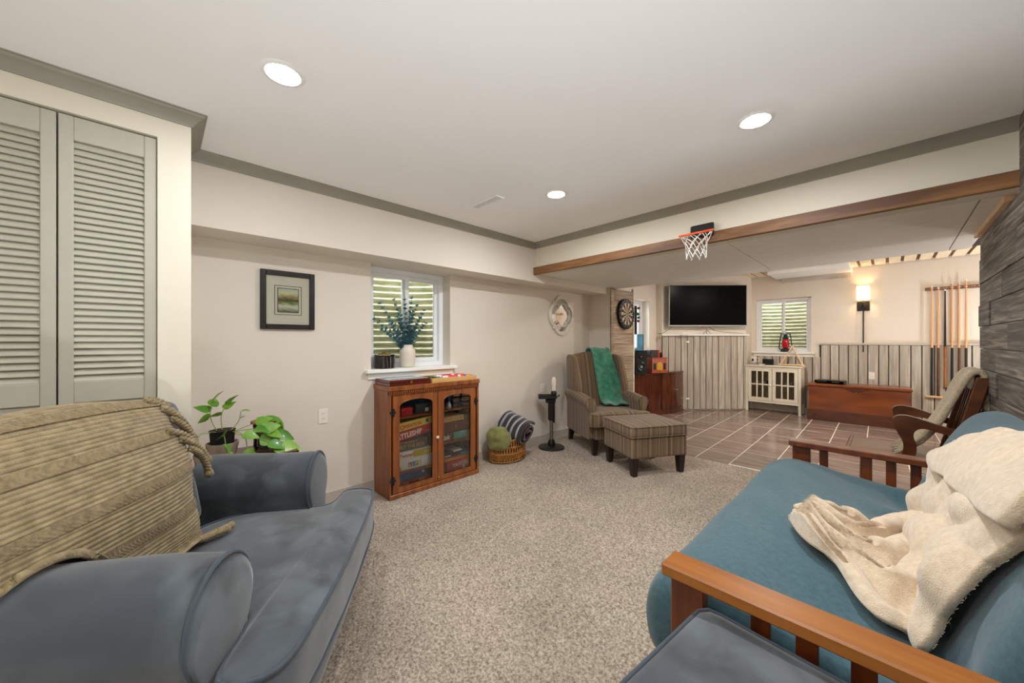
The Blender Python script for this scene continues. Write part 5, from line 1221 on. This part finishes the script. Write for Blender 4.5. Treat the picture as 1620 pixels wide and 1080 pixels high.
def speaker(name, label, loc, w_, d_, h_, rz, m, woof):
    t = thing(name, label, 'speaker', loc, rz, 'speakers on the console')
    B('enclosure', (-d_ / 2, -w_ / 2, 0), (d_ / 2, w_ / 2, h_), m, t, .006); M = Matrix.Rotation(pi / 2, 4, 'Y')
    for z, r in woof:
        f = G().lathe([(r, 0), (r, .008), (r * .9, .012), (r * .8, .006), (r * .3, -.0), (0, .004)], 22, M=Matrix.Translation((d_ / 2, 0, z)) @ M).obj('driver', M_black, t, smooth=50)
        G().lathe([(0, .006), (r * .25, .01), (r * .28, .004)], 14, M=Matrix.Translation((d_ / 2, 0, z)) @ M).obj('dust_cap', M_silver, f, smooth=50)
    return t
speaker('floor_speaker', 'tall black speaker on the left end of the cherry cabinet', (-2.955, 5.83, .745), .20, .20, .40, radians(-40), M_dark, ((.13, .075), (.30, .03)))
speaker('small_speaker', 'small black speaker on top of the tall black speaker', (-2.985, 5.885, 1.146), .12, .12, .27, radians(-35), M_black, ((.08, .05), (.2, .03)))
bb = thing('blue_box', 'glossy blue storage box on top of the tall black speaker', 'box', (-2.90, 5.72, 1.146), radians(-40)); cushion((-.06, -.045, 0), (.06, .045, .23), .006, 0, 4).obj('box_body', M_lblue, bb, smooth=50); B('lid', (-.062, -.047, .23), (.062, .047, .258), M_lblue, bb, .004)
ra = thing('retro_radio', 'red brown wooden retro radio on the cherry cabinet', 'radio', (-2.90, 6.33, .745), radians(-25))
B('case', (-.13, -.16, 0), (.11, .16, .25), M_rad, ra, .006); B('base', (-.14, -.17, 0), (.12, .17, .022), M_rad, ra, .004); B('lid', (-.135, -.165, .25), (.115, .165, .268), M_rad, ra, .004)
G().prism([(-.06, .05), (.06, .05), (.06, .13)] + [(.06 * cos(a), .13 + .06 * sin(a)) for a in [pi * k / 10 for k in range(1, 10)]] + [(-.06, .13)], .110, .114, axis=0).obj('dial', M_gold, ra)
for s in (-1, 1):
    G().prism([(s * .13, .06), (s * .08, .06), (s * .08, .17), (s * .13, .17)], .110, .113, axis=0).obj('grille', M_dark, ra)
    G().lathe([(.012, 0), (.011, .014), (0, .016)], 12, M=Matrix.Translation((.11, s * .03, .036)) @ Matrix.Rotation(pi / 2, 4, 'Y')).obj('knob', M_gold, ra, smooth=50)
db_ = thing('black_box', 'black square box on the wooden radio', 'box', (-2.93, 6.27, 1.013), radians(-25)); B('case', (-.06, -.085, 0), (.06, .085, .13), M_black, db_, .006); B('front', (.06, -.075, .01), (.063, .075, .12), M_dgrey, db_)
rc = thing('red_can', 'red tin can on the wooden radio beside the black box', 'can', (-2.90, 6.43, 1.013)); G().lathe([(0, 0), (.032, 0), (.033, .004), (.033, .126), (.031, .13), (0, .13)], 18).obj('body', M_red, rc, smooth=40); G().lathe([(.0, .13), (.028, .13), (.028, .135), (0, .135)], 16).obj('lid', M_silver, rc, smooth=40)
bj = thing('black_jar', 'small black jar at the right end of the radio top', 'jar', (-2.86, 6.475, 1.013)); G().lathe([(0, 0), (.026, 0), (.030, .03), (.024, .06), (.018, .07), (0, .07)], 16).obj('body', M_black, bj, smooth=60); G().lathe([(0, .07), (.019, .07), (.019, .082), (0, .084)], 14).obj('lid', M_dark, bj, smooth=40)
bt = thing('blue_bottle', 'pale blue bottle between the blue box and the black box', 'bottle', (-3.02, 6.08, .745)); G().lathe([(0, 0), (.035, 0), (.037, .02), (.037, .26), (.014, .33), (.013, .38), (0, .38)], 18).obj('body', M_lblue, bt, smooth=50); G().lathe([(0, .38), (.016, .38), (.016, .41), (0, .41)], 14).obj('cap', M_plasticw, bt, smooth=40)
cbl = G().tube([(-2.80, 6.55, .7485), (-2.79, 6.60, .749), (-2.80, 6.64, .7485), (-2.84, 6.70, .7485), (-2.95, 6.74, .7485)], .004, 6).obj('radio_cable', M_black, None, smooth=180); tag(cbl, 'short black cable lying on the cherry cabinet right of the radio', 'cable')
# ------------------------------------------------------------------ ivory glass door cabinet under the far window
wb = thing('glass_door_cabinet', 'ivory cabinet with two six pane glass doors under the lantern window', 'cabinet', (-1.905, 7.955, 0))
WW, WD, WH = .83, .36, .855
B('top', (-.02, -.015, WH - .022), (WW + .02, WD, WH), M_wcab, wb, .004)
for x in (0, WW - .04):
    for y in (0, WD - .04): B('leg', (x, y, 0), (x + .04, y + .04, WH - .022), M_wcab, wb, .003)
for x in (.004, WW - .016): B('side_panel', (x, .04, .19), (x + .012, WD - .04, WH - .022), M_wcab, wb)
B('back_panel', (.04, WD - .02, .19), (WW - .04, WD - .012, WH - .022), M_wcab, wb); B('bottom_shelf', (.016, .02, .19), (WW - .016, WD - .02, .21), M_wcab, wb); B('middle_shelf', (.016, .04, .475), (WW - .016, WD - .02, .49), M_wcab, wb)
B('apron', (.04, .004, .175), (WW - .04, .02, .215), M_wcab, wb, .002); B('top_rail', (.04, .004, .80), (WW - .04, .02, WH - .022), M_wcab, wb, .002)
for i, x0 in enumerate((.043, .418)):
    x1 = x0 + .369; z0, z1 = .218, .798; g = G()
    g.box((x0, -.002, z0), (x0 + .052, .018, z1), .002).box((x1 - .052, -.002, z0), (x1, .018, z1), .002).box((x0 + .052, -.002, z0), (x1 - .052, .018, z0 + .055), .002).box((x0 + .052, -.002, z1 - .05), (x1 - .052, .018, z1), .002)
    d = g.obj('door', M_wcab, wb); ix0, ix1, iz0, iz1 = x0 + .052, x1 - .052, z0 + .055, z1 - .05; cw = (ix1 - ix0) / 3; chh = (iz1 - iz0) / 2
    for k in (1, 2): B('muntin', (ix0 + cw * k - .011, .0, iz0), (ix0 + cw * k + .011, .014, iz1), M_wcab, d, .001)
    B('muntin', (ix0, .001, iz0 + chh - .011), (ix1, .013, iz0 + chh + .011), M_wcab, d, .001)
    for a in range(3):
        for b in range(2): B('pane', (ix0 + cw * a, .006, iz0 + chh * b), (ix0 + cw * (a + 1), .009, iz0 + chh * (b + 1)), M_smoke, d)
    kx = x1 - .026 if i == 0 else x0 + .026
    G().lathe([(.004, 0), (.004, .01), (.010, .016), (0, .022)], 12, M=Matrix.Translation((kx, -.002, .50)) @ Matrix.Rotation(pi / 2, 4, 'X')).obj('knob', M_nickel, d, smooth=50)
def inbox(name, label, x, y, z, w_, d_, h_, m):
    t = thing(name, label, 'box', (-1.905 + x, 7.955 + y, z + .001)); B('body', (0, 0, 0), (w_, d_, h_ * .85), m, t, .004); B('lid', (-.003, -.003, h_ * .85), (w_ + .003, d_ + .003, h_), m, t, .002); return t
inbox('storage_box', 'white box behind the left glass door on the middle shelf', .10, .12, .49, .20, .16, .06, M_cardw)
inbox('storage_box', 'black box behind the left glass door at the middle shelf right end', .31, .12, .49, .07, .15, .07, M_dgrey)
inbox('storage_box', 'small white box behind the right glass door on the middle shelf', .47, .12, .49, .08, .14, .05, M_plasticw)
inbox('storage_box', 'wide white box behind the right glass door centre', .58, .12, .49, .12, .16, .07, M_cardw)
inbox('storage_box', 'black box at the right end of the ivory cabinet middle shelf', .72, .12, .49, .06, .15, .06, M_dgrey)
# things on the ivory cabinet
ZT = WH
bkk = thing('book', 'maroon covered book lying flat under the white mug', 'book', (-1.76, 8.13, ZT), radians(6)); B('cover_back', (-.125, -.09, 0), (.125, .09, .004), M_mahog, bkk, .001); B('pages', (-.12, -.085, .004), (.12, .085, .024), M_cardw, bkk); B('cover', (-.125, -.09, .024), (.125, .09, .028), M_mahog, bkk, .001)
bk2 = thing('book', 'dark flat book at the bottom left of the ivory cabinet top', 'book', (-1.80, 7.995, ZT), radians(-3)); B('cover_back', (-.10, -.04, 0), (.10, .04, .003), M_dgrey, bk2, .001); B('pages', (-.097, -.037, .003), (.097, .037, .012), M_cardw, bk2); B('cover', (-.10, -.04, .012), (.10, .04, .015), M_dgrey, bk2, .001)
mg = thing('mug', 'white mug with black emblem on the maroon book', 'mug', (-1.82, 8.15, ZT + .028)); G().lathe([(0, 0), (.045, 0), (.05, .006), (.05, .125), (.046, .125), (.045, .012), (0, .01)], 26).obj('body', M_plasticw, mg, smooth=50)
G().tube([(.048, .01, .10), (.078, .014, .095), (.085, .015, .06), (.072, .013, .032), (.048, .01, .028)], .006, 8).obj('handle', M_plasticw, mg, smooth=180); G().prism([(-.012, .04), (.012, .04), (.016, .065), (.008, .09), (-.008, .09), (-.016, .065)], -.053, -.047, axis=1).obj('emblem', M_dark, mg)
sb = thing('black_box', 'low black box standing behind the maroon book', 'box', (-1.60, 8.22, ZT)); B('case', (-.085, -.03, 0), (.085, .03, .11), M_dgrey, sb, .004); B('front', (-.08, -.033, .006), (.08, -.03, .104), M_black, sb)
tg = thing('billiard_triangle', 'wooden billiard ball triangle leaning upright on the ivory cabinet', 'billiard triangle', (-1.235, 8.15, ZT + .003))
MT = Matrix.Rotation(radians(-13), 4, 'X')
A1, A2, A3 = Vector((-.165, 0, .016)), Vector((.165, 0, .016)), Vector((.0, 0, .345))
def bar(p, q, w_=.018, t_=.028):
    d = (q - p); L = d.length; a = atan2(d.z, d.x); return G().box((0, -t_, -w_ / 2), (L, t_, w_ / 2), .003, MT @ Matrix.Translation(p) @ Matrix.Rotation(-a, 4, 'Y'))
for p, q in ((A1, A3), (A3, A2), (A1, A2)): bar(p, q).obj('side_bar', M_pine, tg)
for p in (A1, A2, A3): G().lathe([(0, -.03), (.018, -.03), (.018, .03), (0, .03)], 14, M=MT @ Matrix.Translation(p) @ Matrix.Rotation(pi / 2, 4, 'X')).obj('corner_joint', M_pine, tg, smooth=40)
ln = thing('lantern', 'teal metal hurricane lantern with red glass on the far window sill', 'lantern', (-1.368, 8.42, 1.102))
G().lathe([(0, 0), (.075, 0), (.078, .01), (.07, .05), (.04, .065), (0, .07)], 26).obj('tank', M_lantf, ln, smooth=40); G().lathe([(.036, .07), (.045, .085), (.06, .13), (.055, .19), (.042, .235), (.036, .24)], 26).obj('globe', M_lantred, ln, smooth=60)
G().lathe([(.045, .24), (.05, .25), (.04, .27), (.03, .28), (.028, .315), (.034, .32), (0, .335)], 22).obj('chimney_cap', M_lantf, ln, smooth=40)
for s in (-1, 1): G().tube([(s * .06, 0, .04), (s * .098, 0, .06), (s * .095, 0, .12), (s * .075, 0, .30), (s * .055, 0, .335), (s * .02, 0, .335)], .0085, 8).obj('side_tube', M_lantf, ln, smooth=180)
G().tube([(-.09, 0, .23), (-.07, .0, .35), (0, .0, .385), (.07, 0, .35), (.09, 0, .23)], .003, 6).obj('bail', M_lantf, ln, smooth=180)
for z in (.11, .17, .21): G().tube([(.062 * cos(2 * pi * k / 24), .062 * sin(2 * pi * k / 24), z) for k in range(24)], .0018, 5, closed=True).obj('guard_wire', M_lantf, ln, smooth=180)
# ------------------------------------------------------------------ cedar chest with a disc player
ch = thing('cedar_chest', 'long reddish wooden chest on the tile floor below the wall sconce', 'chest', (-.385, 8.055, 0), radians(1.6))
B('plinth', (-.595, -.235, 0), (.595, .25, .17), M_chestd, ch, .006); B('body', (-.58, -.225, .17), (.58, .245, .55), M_chest, ch, .004)
g = G().box((-.60, -.24, .555), (.60, .25, .60), .014); g.obj('lid', M_chest, ch); B('lid_trim', (-.585, -.23, .548), (.585, .245, .556), M_chestd, ch)
G().prism([(-.17, .55), (.17, .55), (.08, .512), (.02, .49), (-.02, .49), (-.08, .512)], -.229, -.224, axis=1).obj('inlay_drop', M_chestd, ch)
B('base_bead', (-.59, -.232, .165), (.59, -.22, .178), M_chestd, ch, .003)
G().lathe([(0, 0), (.006, 0), (.006, .004), (0, .005)], 10, M=Matrix.Translation((0, -.2255, .50)) @ Matrix.Rotation(pi / 2, 4, 'X')).obj('lock', M_gold, ch)
G().lathe([(.018, 0), (.024, .006), (.018, .012), (.012, .006), (.018, 0)], 14, M=Matrix.Translation((-.50, -.236, .09)) @ Matrix.Rotation(pi / 2, 4, 'X')).obj('rosette', M_chestd, ch, smooth=50)
dv = thing('disc_player', 'black disc player lying on the left end of the wooden chest', 'disc player', (-.70, 8.05, .60), radians(-6))
B('case', (-.185, -.12, .006), (.185, .12, .052), M_black, dv, .004); B('front_panel', (-.183, -.124, .01), (.183, -.12, .048), M_screen, dv, .001); B('disc_tray', (-.16, -.1255, .03), (-.03, -.124, .042), M_dgrey, dv); B('display', (.04, -.1255, .022), (.13, -.124, .04), M_dgrey, dv)
for x in (-.15, .15):
    for y in (-.09, .09): B('foot', (x - .012, y - .012, 0), (x + .012, y + .012, .006), M_dark, dv)
# ------------------------------------------------------------------ wall sconce
sc2 = thing('wall_sconce', 'bronze wall sconce with glowing shade and long stem', 'wall lamp', (-.318, FY, 0))
B('backplate', (-.075, -.016, 1.80), (.075, -.0, 1.955), M_blackm, sc2, .004)
G().tube([(0, -.016, 1.88), (0, -.06, 1.88), (0, -.085, 1.90), (0, -.085, 1.97)], .010, 8).obj('arm', M_blackm, sc2, smooth=180); G().tube([(0, -.03, 1.88), (0, -.03, 1.12)], .0085, 8).obj('stem', M_blackm, sc2, smooth=60)
G().lathe([(0, 0), (.016, .006), (.02, .02), (.012, .03), (0, .032)], 12, c=(0, -.03, 1.85)).obj('boss', M_blackm, sc2, smooth=60); G().tube([(-.035, -.03, 1.235), (.035, -.03, 1.235)], .006, 6).obj('cross_bar', M_blackm, sc2, smooth=60)
sx, sy = .078, .062; g = G()
oo = sq(sx, sy, .03); g.layers([[(p.x if 0 else p[0], p[1] - .085, z) for p in oo] for z in (1.96, 2.215)], False, False)
shd = g.obj('lamp_shade', M_shade, sc2, smooth=60); soften(shd, .003, 0, 0)
for z in (1.962, 2.21): G().tube([(p[0] * 1.01, p[1] * 1.01 - .085, z) for p in oo], .0035, 6, closed=True).obj('shade_ring', M_blackm, sc2, smooth=180)
G().lathe([(0, 0), (.018, .01), (.03, .05), (.02, .085), (0, .095)], 14, c=(0, -.085, 2.03)).obj('bulb', mat('sconce bulb', '#ffffff', emit='#ffd9a0', estr=150), sc2, smooth=180)
# ------------------------------------------------------------------ cue rack and cues
cr_ = thing('cue_rack', 'brown wall mounted cue rack with clips and a lower shelf', 'cue rack', (0, FY, 0))
B('top_rail', (.36, -.03, 2.062), (1.05, -.0, 2.108), M_rack, cr_, .003); B('shelf', (.36, -.085, .452), (1.05, -.028, .482), M_pine, cr_, .006); B('shelf_back', (.36, -.03, .44), (1.05, -.027, .50), M_rack, cr_)
for k in range(9): G().tube([(.426 + .0645 * k - .012, -.03, 2.085), (.426 + .0645 * k - .014, -.062, 2.085), (.426 + .0645 * k - .01, -.067, 2.085)], .004, 6).tube([(.426 + .0645 * k + .012, -.03, 2.085), (.426 + .0645 * k + .014, -.062, 2.085), (.426 + .0645 * k + .01, -.067, 2.085)], .004, 6).obj('clip', M_plasticw, cr_, smooth=180)
CUES = [(.426, .486, 1.64, M_cuelight, M_black, 'maple billiard cue with black butt, first at the left of the rack', 2.10), (.49, .486, 1.62, M_cuelight, M_rock, 'maple billiard cue with brown butt, second in the rack', 2.10), (.555, .60, 1.47, M_blackm, M_futonw, 'dark billiard cue with golden butt hanging higher than the rest', 2.09), (.62, .486, 1.68, M_cuelight, M_dark, 'maple billiard cue with long black butt right of the golden one', 2.17), (.685, .486, 1.68, M_cuelight, M_chestd, 'maple billiard cue with dark brown butt, fifth in the rack', 2.17), (.75, .486, 1.71, M_cuelight, M_darkleg, 'maple billiard cue with black brown butt, farthest right in the rack', 2.2)]
for (x, z0, L, ms, mb, lab, zt) in CUES:
    c_ = thing('billiard_cue', lab, 'billiard cue', (x, FY - .054, z0), 0, 'billiard cues in the rack')
    j = .735 - .02 if ms is not M_blackm else .62
    G().lathe([(.0155, 0), (.0155, .02), (.013, j)], 12).obj('butt', mb, c_, smooth=50); G().lathe([(.013, j), (.0125, j + .01), (.0075, L - .03)], 12).obj('shaft', ms, c_, smooth=50)
    G().lathe([(.0075, L - .03), (.0075, L - .01), (.0065, L - .004), (0, L)], 10).obj('ferrule', M_plasticw, c_, smooth=50)
    G().lathe([(.0165, 0), (.0165, .018), (.0157, .02)], 12).obj('bumper', M_dark, c_, smooth=50)
